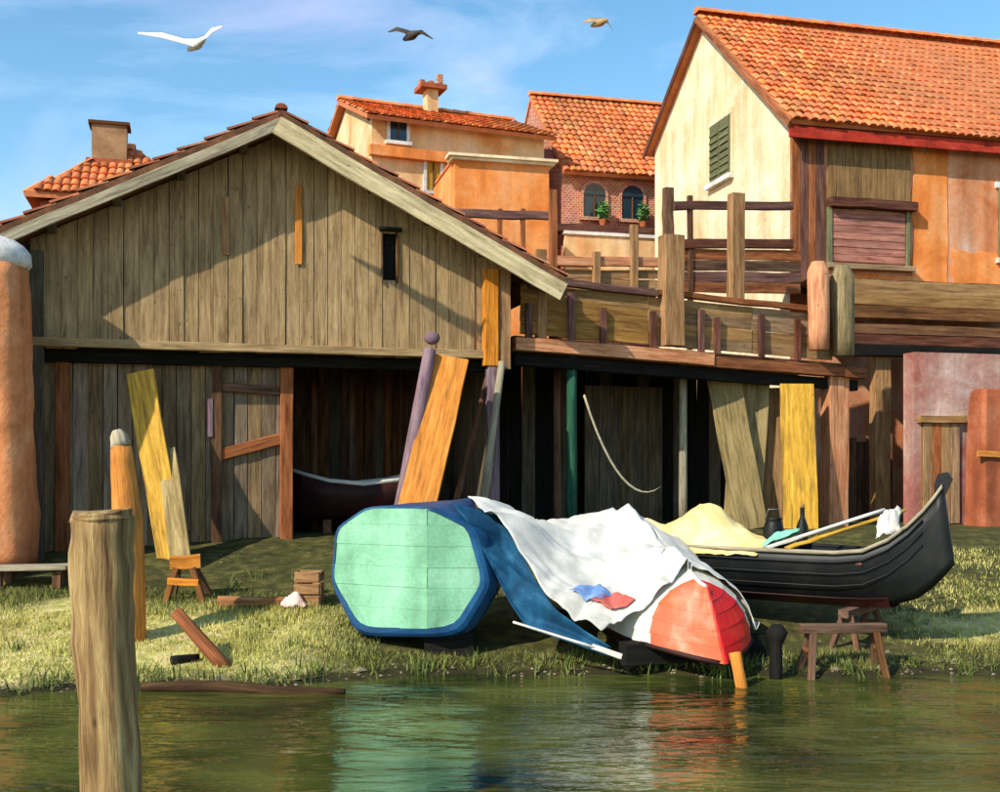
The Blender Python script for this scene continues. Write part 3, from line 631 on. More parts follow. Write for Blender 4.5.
but = thing('gate_pier', 'brick red plaster gate pier with rounded top before the pink wall', 'pier', wl(u, -.5, 1.05))
rr = []
for z, k in ((.95, 1.1), (1.3, 1.04), (2.6, .98), (3.3, .9), (3.62, .84), (3.74, .76), (3.78, .6)):
    rr.append([wl(u + x * .35 * k, -.5 + y * .28 * k, z) for x, y in ((-1, -.8), (-.8, -1), (.8, -1), (1, -.8), (1, .8), (.8, 1), (-.8, 1), (-1, .8))])
vs, fs, uv = rings_mesh(rr); mobj('shaft', vs, fs, RedPl, but)
beam('hinge_bar', wl(u - .5, -.82, 2.52), wl(u + .42, -.82, 2.48), .05, .12, W_orange, but)

# ------------------------------------------------------------------ houses behind
def win(fr, u, v, z, w_, h_, par, frame_m=Stone, pane=Glass, shut=None, arch=False):
    """window set in a front wall: surround, pane, bars, sill"""
    g = box('window', fr(u - w_ / 2, v - .03, z), fr.u * w_, fr.v * .03, V(0, 0, h_), pane, par)
    for a in (-w_ / 2 - .09, w_ / 2): box('jamb', fr(u + a, v - .07, z), fr.u * .09, fr.v * .07, V(0, 0, h_), frame_m, g)
    if arch:
        n = 8; pts = [fr(u + math.cos(math.pi * k / n) * (w_ / 2 + .09), v - .07, z + h_ + math.sin(math.pi * k / n) * (w_ / 2 + .09)) for k in range(n + 1)]
        prism('arch', pts, fr.v * .06, frame_m, g)
        pts = [fr(u + math.cos(math.pi * k / n) * (w_ / 2), v - .075, z + h_ - .01 + math.sin(math.pi * k / n) * (w_ / 2)) for k in range(n + 1)]
        prism('pane', pts, fr.v * .05, pane, g)
    else: box('lintel', fr(u - w_ / 2 - .09, v - .08, z + h_), fr.u * (w_ + .18), fr.v * .08, V(0, 0, .12), frame_m, g)
    box('sill', fr(u - w_ / 2 - .14, v - .14, z - .1), fr.u * (w_ + .28), fr.v * .14, V(0, 0, .1), frame_m, g)
    beam('glazing_bar', fr(u, v - .05, z), fr(u, v - .05, z + h_), .05, .03, W_brown, g, up=fr.v)
    if shut:
        for s_ in (-1, 1): box('shutter', fr(u + s_ * (w_ / 2 + .09) + (0 if s_ > 0 else -w_ * .5), v - .11, z), fr.u * w_ * .5, fr.v * .04, V(0, 0, h_), shut, g)
    return g
def simple_roof(fr, u0, u1, v0, v1, ez, rz, rv, par, m, ov=.4):
    es = (fr.v * (rv - v0) + V(0, 0, rz - ez)).normalized(); ls = math.hypot(rv - v0, rz - ez); o = fr(u0 - .25, v0, ez + .14) - es * ov
    slab('roof', o, fr.u, es, u1 - u0 + .5, ls + ov, .12, Mortar, par); tiles('roof_tiles', o, fr.u, es, u1 - u0 + .5, ls + ov, m, par, tw=.21)
    es2 = (fr.v * (rv - v1) + V(0, 0, rz - ez)).normalized(); ls2 = math.hypot(v1 - rv, rz - ez); o2 = fr(u0 - .25, v1, ez + .14) - es2 * ov
    slab('roof', o2, fr.u, es2, u1 - u0 + .5, ls2 + ov, .12, Mortar, par); tiles('roof_tiles', o2, fr.u, es2, u1 - u0 + .5, ls2 + ov, m, par, tw=.21)
    ridge_tiles('ridge_tiles', fr(u0 - .25, rv, rz + .2), fr(u1 + .25, rv, rz + .2), m, par, r=.16)
def shell(fr, u0, u1, v0, v1, z1, par, m, rz=None, rv=None):
    box('front_wall', fr(u0, v0, 1), fr.u * (u1 - u0), fr.v * .3, V(0, 0, z1 - 1), m, par)
    box('rear_wall', fr(u0, v1 - .3, 1), fr.u * (u1 - u0), fr.v * .3, V(0, 0, z1 - 1), m, par)
    for a, d in ((u0 - .002, .3), (u1 + .002, -.3)):
        pl = [fr(a, v0 + .3, 1), fr(a, v1 - .3, 1), fr(a, v1 - .3, z1)] + ([fr(a, rv, rz)] if rz else []) + [fr(a, v0 + .3, z1)]
        prism('side_wall', pl, fr.u * d, m, par)
# brick house with twin arched windows
B1 = Fr(PX(562, 34), 34, 14); b1 = thing('brick_house', 'brick house with two arched windows under a plain orange roof', 'house', B1(1.8, 2, 1.1))
shell(B1, .0, 4.6, 0, 7, 11.5, b1, Brick, 14.7, 3.5); simple_roof(B1, .2, 4.6, 0, 7, 11.5, 14.7, 3.5, b1, Tile, .5)
for px in (594, 632):
    u = B1.u_at(px); g = win(B1, u, 0, PZ(219, 34.4), .72, .72, b1, frame_m=Brick, arch=True)
def leaves(name, c, r, n, par=None, size=.09, mat=Leaf):
    vs = []; fs = []
    for _ in range(n):
        d = V(U(-1, 1), U(-1, 1), U(-1, 1)); d = d.normalized() * (R() ** .5); p = Vector(c) + V(d.x * r[0], d.y * r[1], d.z * r[2])
        a = V(U(-1, 1), U(-1, 1), U(-1, 1)).normalized(); b_ = a.orthogonal().normalized(); s_ = size * U(.6, 1.3); k = len(vs)
        vs += [p - a * s_, p + b_ * s_ * .45, p + a * s_, p - b_ * s_ * .45]; fs.append((k, k + 1, k + 2, k + 3))
    return vs, fs
for px in (600, 640):
    u = B1.u_at(px); z = PZ(226, 34.2)
    pt = thing('window_plant', 'green potted plant at the brick house window ' + ('nearer the ochre annex' if px < 620 else 'nearer the cream gable'), 'plant', B1(u, -.28, z))
    rr = [[B1(u, -.28, zz) + B1.u * math.cos(a * .785) * q + B1.v * math.sin(a * .785) * q for a in range(8)] for zz, q in ((z - .05, .1), (z + .16, .14))]
    vs, fs, uv = rings_mesh(rr); mobj('pot', vs, fs, RedPl, pt)
    vs, fs = leaves('foliage', B1(u, -.28, z + .42), (.2, .16, .34), 130, size=.1); o = mobj('foliage', vs, fs, Leaf, pt)
# ledge roof and parapet terrace before the brick house
beam('ledge', B1(-.4, -.25, PZ(231, 34)), B1(3.2, -.25, PZ(230, 34)), .5, .22, W_rail, b1, seg=6, jit=.02)
box('terrace_parapet', B1(-.05, -.5, 6.5), B1.u * 3.1, B1.v * .2, V(0, 0, PZ(236, 33.8) - 6.5), White, b1)
box('terrace_coping', B1(-.1, -.56, PZ(236, 33.8)), B1.u * 3.2, B1.v * .32, V(0, 0, .1), Stone, b1)
# pale house with long orange roof
B2 = Fr(PX(372, 31.5), 31.5, 22); b2 = thing('pale_house', 'pale plaster house with long sagging orange roof behind the shed', 'house', B2(3, 3, 1.1))
ez2 = PZ(118, 31.5)
shell(B2, 0, 5.4, 0, 6, ez2, b2, White, ez2 + 1.25, 3); simple_roof(B2, 0, 5.4, 0, 6, ez2, ez2 + 1.25, 3, b2, Tile, .45)
beam('cornice', B2(-.1, -.1, PZ(151, 31.5)), B2(2.6, -.1, PZ(151, 31.5)), .22, .3, Orange, b2, seg=4)
win(B2, B2.u_at(398), 0, PZ(142, 31.8), .5, .6, b2); 
win(B2, B2.u_at(433), 0, PZ(190, 32), .42, .85, b2, pane=W_yellow)
# its chimney
u = 2.6; c0 = B2(u, 2.6, 0)
zc = ez2 + .9
box('chimney', B2(u - .18, 2.3, zc), B2.u * .36, B2.v * .44, V(0, 0, PZ(88, 34.5) - zc), White, b2)
box('chimney_cap', B2(u - .42, 2.12, PZ(88, 34.5)), B2.u * .84, B2.v * .8, V(0, 0, .14), RedPl, b2)
for q in (-.3, .0, .3): box('chimney_brick', B2(u + q - .08, 2.4, PZ(88, 34.5) + .14), B2.u * .16, B2.v * .2, V(0, 0, .16 + (.25 if q > .2 else 0)), Brick, b2)
# ochre annex with a flat cream cornice
B3 = Fr(PX(455, 28.5), 28.5, 14); b3 = thing('ochre_annex', 'low ochre orange annex with cream cornice beside the brick house', 'house', B3(1.2, 2, 1.1))
z3 = PZ(160, 28.5); w3 = B3.u_at(549)
shell(B3, 0, w3, 0, 3.0, z3, b3, Orange)
box('roof', B3(.05, .1, z3 + .14), B3.u * (w3 - .1), B3.v * 3, V(0, 0, .08), Mortar, b3)
for k in range(2): box('cornice', B3(-.12 - .08 * k, -.12 - .08 * k, z3 + k * .075), B3.u * (w3 + .24 + .16 * k), B3.v * .5, V(0, 0, .07), Cream, b3)
# small house far left with chimney
B0 = Fr(PX(40, 26.5), 26.5, 15.8); b0 = thing('far_house', 'small house with pink orange hipped roof and squat chimney behind the shed', 'house', B0(1.5, 2, 1.1))
z0 = PZ(200, 26.5); shell(B0, 0, 3.4, 0, 4, z0, b0, RedPl)
ap = B0(1.95, 2, PZ(140, 28)); cs = [B0(-.3, -.3, z0), B0(3.7, -.3, z0), B0(3.7, 4.3, z0), B0(-.3, 4.3, z0)]
for k in range(4):
    A, Bq = cs[k], cs[(k + 1) % 4]; prism('roof', [A, Bq, ap], V(0, 0, .14), Mortar, b0)
    eu = (Bq - A); Lq = eu.length; eu = eu / Lq; foot = A + eu * (ap - A).dot(eu); es = ap - foot; lq = es.length; es = es / lq; f = (foot - A).length / Lq
    tiles('roof_tiles', A + V(0, 0, .14), eu, es, Lq, lq, Tile, b0, skip=lambda a, b, f=f: a < f * b or a > 1 - (1 - f) * b)
cz = PZ(148, 27.6)
cc = B0.u_at(110, 1.4)
box('chimney_base', B0(cc - .55, 1.02, cz - .9), B0.u * 1.1, B0.v * .8, V(0, 0, .72), RedPl, b0)
box('chimney', B0(cc - .42, 1.1, cz - .2), B0.u * .84, B0.v * .6, V(0, 0, PZ(120, 27.6) - cz + .2), M('chimney brown plaster', [(130, 96, 64), (168, 130, 94)], scale=2), b0)
box('chimney_cap', B0(cc - .5, 1.04, PZ(120, 27.6)), B0.u * 1.0, B0.v * .72, V(0, 0, .08), W_brown, b0)

# ------------------------------------------------------------------ plaster pier on the left edge
PY = 15.6
pier = thing('plaster_pier', 'tall orange plaster pier with rounded white cap next to the boat shed', 'pier', V(PX(-14, PY), PY, .75))
cx = PX(-14, PY); rr = []
def sq(v): return math.copysign(abs(v) ** .62, v)
def nzr(a, z): return 1 + .07 * noise.noise(V(math.cos(a * .26) * 2, math.sin(a * .26) * 2, z * 1.6)) + .03 * noise.noise(V(a * 1.3, z * 5, 2))
for y, hw in [(565 - 299 * k / 24, 48 - 10 * k / 24) for k in range(25)]:
    z = PZ(y, PY); q = hw * PY / F; rr.append([V(cx + q * sq(math.cos(a * math.pi / 12)) * nzr(a, z), PY + .45 * sq(math.sin(a * math.pi / 12)) * nzr(a, z), z) for a in range(24)])
vs, fs, uv = rings_mesh(rr); mobj('shaft', vs, fs, Pier, pier, smooth=True)
rr = []
for y, hw in ((268, 41), (264, 44), (254, 43), (246, 38), (240, 28), (236, 14), (234, 4)):
    z = PZ(y, PY); q = hw * PY / F; rr.append([V(cx + q * math.cos(a * math.pi / 8), PY + .8 * q * math.sin(a * math.pi / 8), z + .03 * noise.noise(V(a, y * .1, 3))) for a in range(16)])
vs, fs, uv = rings_mesh(rr); mobj('cap', vs, fs, Stone, pier, smooth=True)
gw = box('garden_wall', V(-24, 16.6, .5), V(16.4, 0, 0), V(0, .35, 0), V(0, 0, 3.0), Pink)
single(gw, 'plain pink plaster garden wall running off from the orange pier', 'wall')

# ------------------------------------------------------------------ boats
def ngrid(x, y, z): return noise.noise(V(x, y, z))
# A: mint stern, teal hull
A0 = V(-1.14, 12.6, 1.08); Aa = V(.45, .893, 0); Ab = V(.893, -.45, 0)
def softoct(q, n=4, r=.2):
    out = []
    for k in range(len(q)):
        p, a, b = Vector(q[k]), Vector(q[k - 1]), Vector(q[(k + 1) % len(q)])
        for f in range(n):
            t = f / (n - 1); p1 = p.lerp(a, r); p2 = p.lerp(b, r); out.append(tuple(p1.lerp(p, t).lerp(p.lerp(p2, t), t)))
    return out
OCT8 = [(-.92, -.15), (-.86, .48), (-.42, .74), (.40, .75), (.80, .52), (.95, -.10), (.66, -.62), (-.52, -.68)]
OCT = softoct(OCT8)
boatA = thing('covered_boat', 'beached boat with broad mint green plank stern and teal blue sides', 'boat', V(-.5, 13.4, .25))
def Apt(s, b, z): return A0 + Aa * (s + .55 * max(0, b - .38)) + Ab * b + V(0, 0, z)
def clip_band(q, z0, z1):
    def half(q, zc, keep_above):
        o = []
        for k in range(len(q)):
            a, b = q[k], q[(k + 1) % len(q)]; ia = (a[1] >= zc) == keep_above; ib = (b[1] >= zc) == keep_above
            if ia: o.append(a)
            if ia != ib: t = (zc - a[1]) / (b[1] - a[1]); o.append((a[0] + (b[0] - a[0]) * t, zc))
        return o
    return half(half(q, z0, True), z1, False)
def clip_b(q, bc, right):
    o = []
    for k in range(len(q)):
        a, b = q[k], q[(k + 1) % len(q)]; ia = (a[0] >= bc) == right; ib = (b[0] >= bc) == right
        if ia: o.append(a)
        if ia != ib: t = (bc - a[0]) / (b[0] - a[0]); o.append((bc, a[1] + (b[1] - a[1]) * t))
    return o
def rim(b, z): return .12 + 1.25 * max(ss(.1, -.5, z), ss(.35, .8, b) * .9)
zb = [-.70, -.42, -.17, .06, .30, .54, .80]
for k in range(6):                                                 # stern strakes, two flat faces meeting at an upright edge
    band = clip_band([(b * .985, z * .985) for b, z in OCT], zb[k] + .001, zb[k + 1] - .001)
    for rt in (False, True):
        q = clip_b(band, .38, rt)
        if len(q) < 3: continue
        e = U(-.006, .006)
        vs, fs, uv = rings_mesh([[Apt(.03, b, z) for b, z in q], [Apt(-.045 + e, b, z) for b, z in q]])
        mobj('stern_plank', vs, fs, Mint, boatA)
rings = []
for s, kb, kz, dzz in ((-.055, 1.02, 1.025, -.02), (-.03, 1.05, 1.06, -.025), (.10, 1.08, 1.09, -.025), (.30, 1.05, 1.07, -.02), (.7, .9, 1.03, 0), (1.1, .66, 1.0, .03), (1.45, .36, .94, .08), (1.62, .12, .88, .14), (1.66, .03, .85, .16)):
    rings.append([Apt(s, b * (1 + (kb - 1) * rim(b, z)) if s < .35 else b * kb, z * (1 + (kz - 1) * rim(b, z)) + dzz * rim(b, z) if s < .35 else z * kz + dzz) for b, z in OCT])
inner = [Apt(-.055, b * .975, z * .975) for b, z in OCT]; deep = [Apt(.0, b * .97, z * .97) for b, z in OCT]
vs, fs, uv = rings_mesh([deep, inner] + rings); mobj('hull', vs, fs, Teal, boatA)
for s, b, lb in ((.3, -.4, 'dark keel block under the mint stern on the crate side'), (.3, .45, 'dark keel block under the mint stern on the oar side'), (1.2, 0, 'dark keel block under the tapered end of the mint sterned boat')):
    p = Apt(s, b, 0); g = gz(p.x, p.y); single(beam('keel_block', V(p.x - .28, p.y, (g + .37) / 2), V(p.x + .28, p.y, (g + .37) / 2), .24, .43 - g + .02, W_black, seg=2), lb, 'block', 'keel blocks under the mint boat')
def skirt(i, j):
    """teal canvas pulled from the near shoulder of the boat down to a peg by the upturned hull"""
    j = j * (1 - .62 * ss(.18, .6, i)); tip = V(1.22, 12.02, .34); top0 = Apt(.02, .62, .78); top1 = Apt(.5, .84, .66)
    top = top0.lerp(top1, min(1, i * 5)) if i < .2 else top1.lerp(tip + V(0, .05, .12), ((i - .2) / .8) ** .9)
    bot = Apt(-.02, 1.03, .05 - .55 * min(1, i * 3)).lerp(tip + V(-.02, -.05, -.12), i ** 1.1)
    p = bot.lerp(top, j); bul = .55 * math.sin(math.pi * j) * math.sin(math.pi * min(1, i * 1.2 + .05))
    p += V(.05, -.16, .06) * bul
    p += V(.2, -1, .2) * (.09 * ngrid(i * 1.2 - j * 3.2, j * 2.6, 6) + .04 * ngrid(i * 3 - j * 8, j * 4, 2))
    g = gz(p.x, p.y) + .03
    if p.z < g: p.z = g
    return p
tarp = grid('teal_canvas', skirt, 44, 30, Teal2, None, V(.3, 12.1, .4), thick=.008); single(tarp, 'teal blue canvas stretched from the mint sterned boat towards the upturned hull', 'canvas')
# B: upturned white hull with red bow
B0_ = V(2.38, 11.62, 0); Ba = V(-.27, .963, 0); Bb = V(.963, .27, 0)
boatB = thing('upturned_boat', 'upturned white rowing boat with red painted bow at the water edge', 'boat', V(1.9, 12.8, .25))
def Bpt(s, b, z): return B0_ + Ba * s + Bb * b + V(0, 0, z)
def bsec(s):
    """half section of the upturned hull from sheer (bottom) to keel (top)"""
    f = s / 3.7
    hw = .72 * (1 - (1 - min(1, s / 1.1)) ** 2.3) * (1 - .5 * ss(.55, 1.0, f)) + .015
    gzv = .30 + .20 * f - .10 * max(0, 1 - s / .5)
    kz = .96 + .66 * ss(0, 2.9, s) - .10 * ss(.8, 1, f)
    return hw, gzv, kz
def hull_rings(ss_, shrink=0.0):
    out = []
    for s in ss_:
        hw, g0, k0 = bsec(s); rake = .42 * max(0, 1 - s / .9)
        pr = [(1.0, 0), (1.0, .12), (.90, .42), (.62, .78), (.30, .93), (.05, 1.0)]
        ring = []
        for sg in (1, -1):
            q = []
            for x, h in pr:
                q.append(Bpt(s + rake * h, sg * (hw * x - shrink), g0 + (k0 - g0) * h - shrink * h))
            ring += q if sg > 0 else q[::-1]
        out.append(ring)
    return out
sA = [0, .04, .12, .22, .34, .48, .56]; sB = [.56, .75, 1.0, 1.3, 1.7, 2.1, 2.5, 2.9, 3.3, 3.7]
PRF = [(1.0, 0), (1.0, .20), (.93, .42), (.78, .64), (.54, .82), (.28, .93), (.03, 1.0)]
def strakes(st, mats):
    for sg in (1, -1):
        for q in range(6):
            rg = []
            for s in st:
                hw, g0, k0 = bsec(s); rake = .42 * max(0, 1 - s / .9); h_ = k0 - g0
                (x0, h0), (x1, h1) = PRF[q], PRF[q + 1]
                lap = .016
                rg.append([Bpt(s + rake * h0, sg * (hw * x0 + lap), g0 + h_ * h0 + (.0 if q else 0)), Bpt(s + rake * h1, sg * max(.004, hw * x1 + .002), g0 + h_ * h1 + .004),
                           Bpt(s + rake * h1, sg * max(0, hw * x1 - .02), g0 + h_ * h1 - .012), Bpt(s + rake * h0, sg * max(0, hw * x0 - .014), g0 + h_ * h0 - .006)])
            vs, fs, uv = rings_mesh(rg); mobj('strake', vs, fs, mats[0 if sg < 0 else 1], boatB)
strakes(sA, (RedLit, RedShade)); strakes(sB, (WhiteHull, WhiteHull))  # sunlit and shaded bow sides painted in as two reds
rg = [Bpt(3.69, sg * bsec(3.7)[0] * x * .98, bsec(3.7)[1] + (bsec(3.7)[2] - bsec(3.7)[1]) * h) for sg, pr in ((1, PRF), (-1, PRF[::-1])) for x, h in pr]
prism('stern_board', rg, Ba * .03, WhiteHull, boatB)
pole('keel', [Bpt(s + .42 * max(0, 1 - s / .9), 0, bsec(s)[2] + .01) for s in (.06, .3, .7, 1.2, 2.0, 2.9, 3.65)], [.02, .025, .03, .03, .03, .03, .03], Canvas, boatB, sides=6, sub=1)
for sg in (1, -1):
    pole('gunwale', [Bpt(s, sg * (bsec(s)[0] + .01), bsec(s)[1]) for s in (.02, .15, .3, .6, 1.0, 1.5, 2.0, 2.7, 3.6)], [.03] * 9, TarRed, boatB, sides=6, sub=1)
for s, lb in ((.7, 'dark squared baulk propping the red bow off the mud'), (2.9, 'dark squared baulk under the canvas covered end of the upturned boat')):
    c = Bpt(s, 0, 0); g = gz(c.x, c.y)
    single(beam('support_baulk', V(c.x - .85, c.y - .25, g + (.36 - g) / 2), V(c.x + .80, c.y + .3, g + (.36 - g) / 2), .2, max(.1, .36 - g), W_black, seg=3), lb, 'baulk', 'baulks under the upturned boat')
pg = P(741, 690, 11.35)
single(pole('prop_stake', [V(pg.x + .06, 11.32, -.3), V(pg.x - .03, 11.50, .34)], [.06, .065], W_orange, sides=8), 'short orange stake propping the red bow', 'stake')
# rumpled white canvas slung over the upturned hull and across to the mint sterned boat
def hullz(p):
    d = Vector(p) - B0_; s = d.x * Ba.x + d.y * Ba.y; b = abs(d.x * Bb.x + d.y * Bb.y)
    best = -9
    if s < .05 or s > 3.7: return best
    for it in range(3):
        hw, g0, k0 = bsec(max(.02, s)); x = min(1, b / hw) if hw > 0 else 9
        if b > hw + .05: return best
        h = 0
        for (x0, h0), (x1, h1) in zip(PRF, PRF[1:]):
            if x1 <= x <= x0: h = h0 + (h1 - h0) * ((x0 - x) / max(1e-4, x0 - x1))
        if b > hw: h = 0
        best = g0 + (k0 - g0) * h
        if s > .9: break
        s = (d.x * Ba.x + d.y * Ba.y) - .42 * max(0, 1 - s / .9) * h
    return best
def tarp2(i, j):
    """i: 0 at the back, 1 at the red bow; j: 0 at the teal canvas, .7 at the keel, 1 down the far side"""
    sk = 3.75 - 3.05 * i; ku = .42 * max(0, 1 - sk / .9)
    wob = .10 * math.sin(j * 11) + .07 * ngrid(j * 5, 1, 3)
    keel = Bpt(sk + ku + wob * (i > .8), 0, bsec(sk)[2] + .05)
    edge = skirt(.16 + .80 * max(0, i * 1.3 - .3), .80) + V(-.04, -.12, .07)
    back = Apt(.75, .45, .76); 
    if i < .23: edge = back.lerp(edge, i / .23)
    if j < .7:
        f = j / .7; p = edge.lerp(keel, f); p.z -= .17 * math.sin(math.pi * f) * (1 - .5 * i) * ss(0, .5, f)
    else:
        f = (j - .7) / .3; hw = bsec(sk)[0]; p = Bpt(sk + ku + wob * (i > .8), hw * 1.08 * f, 0); h_ = hullz(p); p.z = h_ if h_ > 0 else bsec(sk)[1] + .1
        p.z = max(p.z, bsec(sk)[1] + .05)
    u = i * 3.2; v = j * 2.6
    w_ = u * .9 + .35 * ngrid(u, v, 21)
    fold = (1 - abs(ngrid((w_ - v) * 1.5, (u + v) * .35, 7)) * 2.2) * .085 + abs(ngrid((w_ + v * .8) * 1.7, (u - v) * .4, 3)) * .12 + abs(ngrid((w_ - v * 1.6) * 3.6, (u + v) * .7, 9)) * .035 + .008 * ngrid(u * 9, v * 9, 4)
    fold = max(0, fold)
    hz_ = hullz(p)
    p.z = max(p.z, hz_ + .02) + fold * (1 if j < .7 else .5)
    if j >= .85: p += Bb * (.03 + fold * .3)
    g = gz(p.x, p.y) + .03
    if p.z < g: p.z = g
    return p
tb = grid('canvas_sheet', tarp2, 90, 90, Canvas, None, V(1.5, 13, 1.3), thick=.008); single(tb, 'crumpled white canvas sheet over the upturned boat with red bow', 'canvas sheet')
def rag(name, c, ax, bx, mat, label, amp=.05, n=14, hgt=.1):
    c = Vector(c); ax = Vector(ax); bx = Vector(bx); sd = U(0, 90)
    def f(i, j):
        x = i * 2 - 1; y = j * 2 - 1; e = 1 + .25 * ngrid(x * 1.5, y * 1.5, sd)
        return c + ax * x * e + bx * y * e + V(0, 0, hgt * (1 - x * x) * (1 - y * y) + amp * ngrid(x * 2.5, y * 2.5, sd + 5) + amp * .5 * ngrid(x * 6, y * 6, sd + 9))
    return single(grid(name, f, n, n, mat, None, c, thick=.006), label, 'cloth')
def onsheet(name, i0, i1, j0, j1, mat, label):
    def f(a, b):
        w_ = .03 * ngrid(a * 3, b * 3, i0 * 40); return tarp2(i0 + (i1 - i0) * (a + w_ * 3 * (b - .5)), j0 + (j1 - j0) * (b + .25 * (a - .5) + w_)) + V(-.01, -.02, .022 + abs(w_))
    return single(grid(name, f, 14, 14, mat, None, f(.5, .5), thick=.006), label, 'cloth')
onsheet('cloth_rag', .80, .92, .13, .30, ClothR, 'red rag lying in the folds of the white canvas')
onsheet('cloth_rag', .66, .82, .10, .26, ClothB, 'blue rag lying in the white canvas next to the red one')
# pale pole on the mud before the teal hull
p0 = P(513, 622, 11.98); p1 = P(622, 656, 11.7); 
oar = thing('oar', 'long pale oar leaning along the teal hull', 'oar', V(p1.x, p1.y, gz(p1.x, p1.y)))
pole('shaft', [p0, p1.lerp(p0, .25)], [.014, .016], Canvas, oar, sides=8)
beam('blade', p1.lerp(p0, .27), p1, .02, .055, Canvas, oar, seg=3)

# C: black gondola on trestles
C0 = V(5.02, 12.45, 0); Ca = V(-.78, .626, 0); Cb = V(-.626, -.78, 0)       # Cb points towards the water
gon = thing('gondola', 'black lacquered gondola hull with upswept bow resting on trestles', 'boat', V(3.4, 13.7, .3))
def Cpt(s, b, z): return C0 + Ca * s + Cb * b + V(0, 0, z)
def csec(s):
    f = s / 4.7
    hw = .58 * (math.sin(math.pi * min(1, max(0, (s + .05) / 5.2))) ** .6) if s < 4.7 else .05
    hw = max(.03, hw * (ss(-.6, 1.2, s)))
    sheer = 1.27 + .78 * max(0, 1 - s / 1.0) ** 2.0 + .10 * max(0, (s - 3.4)) ** 2
    keel = .68 + .50 * max(0, 1 - s / .55) ** 1.8 + .10 * max(0, s - 3.6) ** 2
    return hw, sheer, keel
st = [0, .08, .2, .35, .55, .8, 1.1, 1.5, 2.0, 2.6, 3.2, 3.8, 4.3, 4.65]
def crings(top0, top1, off=0.0, pr=None):
    out = []
    for s in st:
        hw, sh, ke = csec(s); q = []
        for sg in (1, -1):
            h = [Cpt(s - .12 * (1 - f) * max(0, 1 - s / .6), sg * (hw * x + off), ke + (sh - ke) * f) for x, f in ((.5, 0), (.78, .12), (.94, .5), (1.0, .8), (1.0, 1.0))]
            q += h[::-1] if sg > 0 else h
        out.append(q)
    return out
vs, fs, uv = rings_mesh(crings(0, 1), closed=False, cap=False); n = 10
fs.append(tuple(range(n))[::-1]); fs.append(tuple((len(st) - 1) * n + k for k in range(n)))
hl = mobj('hull', vs, fs, Tar, gon, smooth=True); m = hl.modifiers.new('thick', 'SOLIDIFY'); m.thickness = .025; m.offset = 1
for sg in (1, -1):
    pole('gunwale', [Cpt(s, sg * (csec(s)[0] + .012), csec(s)[1] + .01) for s in st], [.028] * len(st), W_grey if sg > 0 else Tar, gon, sides=6, sub=1)  # near gunwale is grey: its highlight is painted into the colour
    for dn, rr_ in ((.10, .014), (.24, .009), (.38, .009)):
        pole('moulding', [Cpt(s, sg * (csec(s)[0] * (1 if dn < .2 else (.985 if dn < .3 else .955)) + .024), csec(s)[1] - dn * min(1, (csec(s)[1] - csec(s)[2]) / .58)) for s in st[2:]], [rr_] * (len(st) - 2), Tar, gon, sides=6, sub=1)
# bottom paint band
for sg in (1, -1):
    rg = []
    for s in st[4:-1]:
        hw, sh, ke = csec(s); rg.append([Cpt(s, sg * (hw * .80 + .035), ke + (sh - ke) * .12), Cpt(s, sg * (hw * .52 + .03), ke - .03), Cpt(s, sg * hw * .2, ke - .035)])
    vs, fs, uv = rings_mesh(rg, closed=False, cap=False); o = mobj('bottom_strip', vs, fs, TarRed, gon); m = o.modifiers.new('thick', 'SOLIDIFY'); m.thickness = .012; m.offset = 0
vs_ = []
for s in (.9, 1.7, 3.3): beam('thwart', Cpt(s, -csec(s)[0] * .96, 1.16), Cpt(s, csec(s)[0] * .96, 1.16), .2, .03, W_brown, gon)
def fdeck(i, j):
    s = .06 + .8 * i; hw, sh, ke = csec(s); return Cpt(s, (j * 2 - 1) * hw, sh + .02 + .03 * (1 - (j * 2 - 1) ** 2))
grid('fore_deck', fdeck, 10, 6, Tar, gon, thick=.02)
# stem iron
poly = [(0.02, 1.9), (-.04, 2.0), (-.10, 2.14), (-.05, 2.22), (.06, 2.20), (.10, 2.08), (.10, 1.98)]
prism('stem_iron', [Cpt(a, -.012, b) for a, b in poly], Cb * .024, Tar, gon)
# trestles under the gondola
def trestle(name, c, ax, h, w_, mat, label, group=None, splay=.16):
    c = Vector(c); ax = Vector(ax).normalized(); bx = V(-ax.y, ax.x, 0)
    t_ = thing(name, label, 'trestle', c, group)
    beam('top_bar', V(c.x, c.y, h) - ax * w_ / 2, V(c.x, c.y, h) + ax * w_ / 2, .12, .10, mat, t_, seg=3)
    for a in (-1, 1):
        for b in (-1, 1):
            t0 = V(c.x, c.y, h - .04) + ax * a * w_ * .38 + bx * b * .05; f_ = V(c.x, c.y, 0) + ax * a * w_ * .46 + bx * b * splay; f_.z = gz(f_.x, f_.y) - .04
            beam('leg', f_, t0, .07, .06, mat, t_, up=bx)
        beam('cross_tie', V(c.x, c.y, (h + c.z) / 2) + ax * a * w_ * .42 - bx * splay * .55, V(c.x, c.y, (h + c.z) / 2) + ax * a * w_ * .42 + bx * splay * .55, .05, .04, mat, t_)
    return t_
for s, lb in ((.95, 'dark timber trestle under the upswept bow of the gondola'), (3.4, 'dark timber trestle under the stern half of the gondola')):
    c = Cpt(s, .05, 0); trestle('boat_trestle', V(c.x, c.y, gz(c.x, c.y)), Cb, .595, 1.0, W_brown, lb, 'gondola trestles')
c = P(843, 662, 12.0); trestle('low_trestle', V(c.x, c.y, gz(c.x, c.y)), V(1, .12, 0), .52, .95, W_brown, 'low brown sawhorse on the mud before the gondola')
p = P(776, 650, 11.85); 
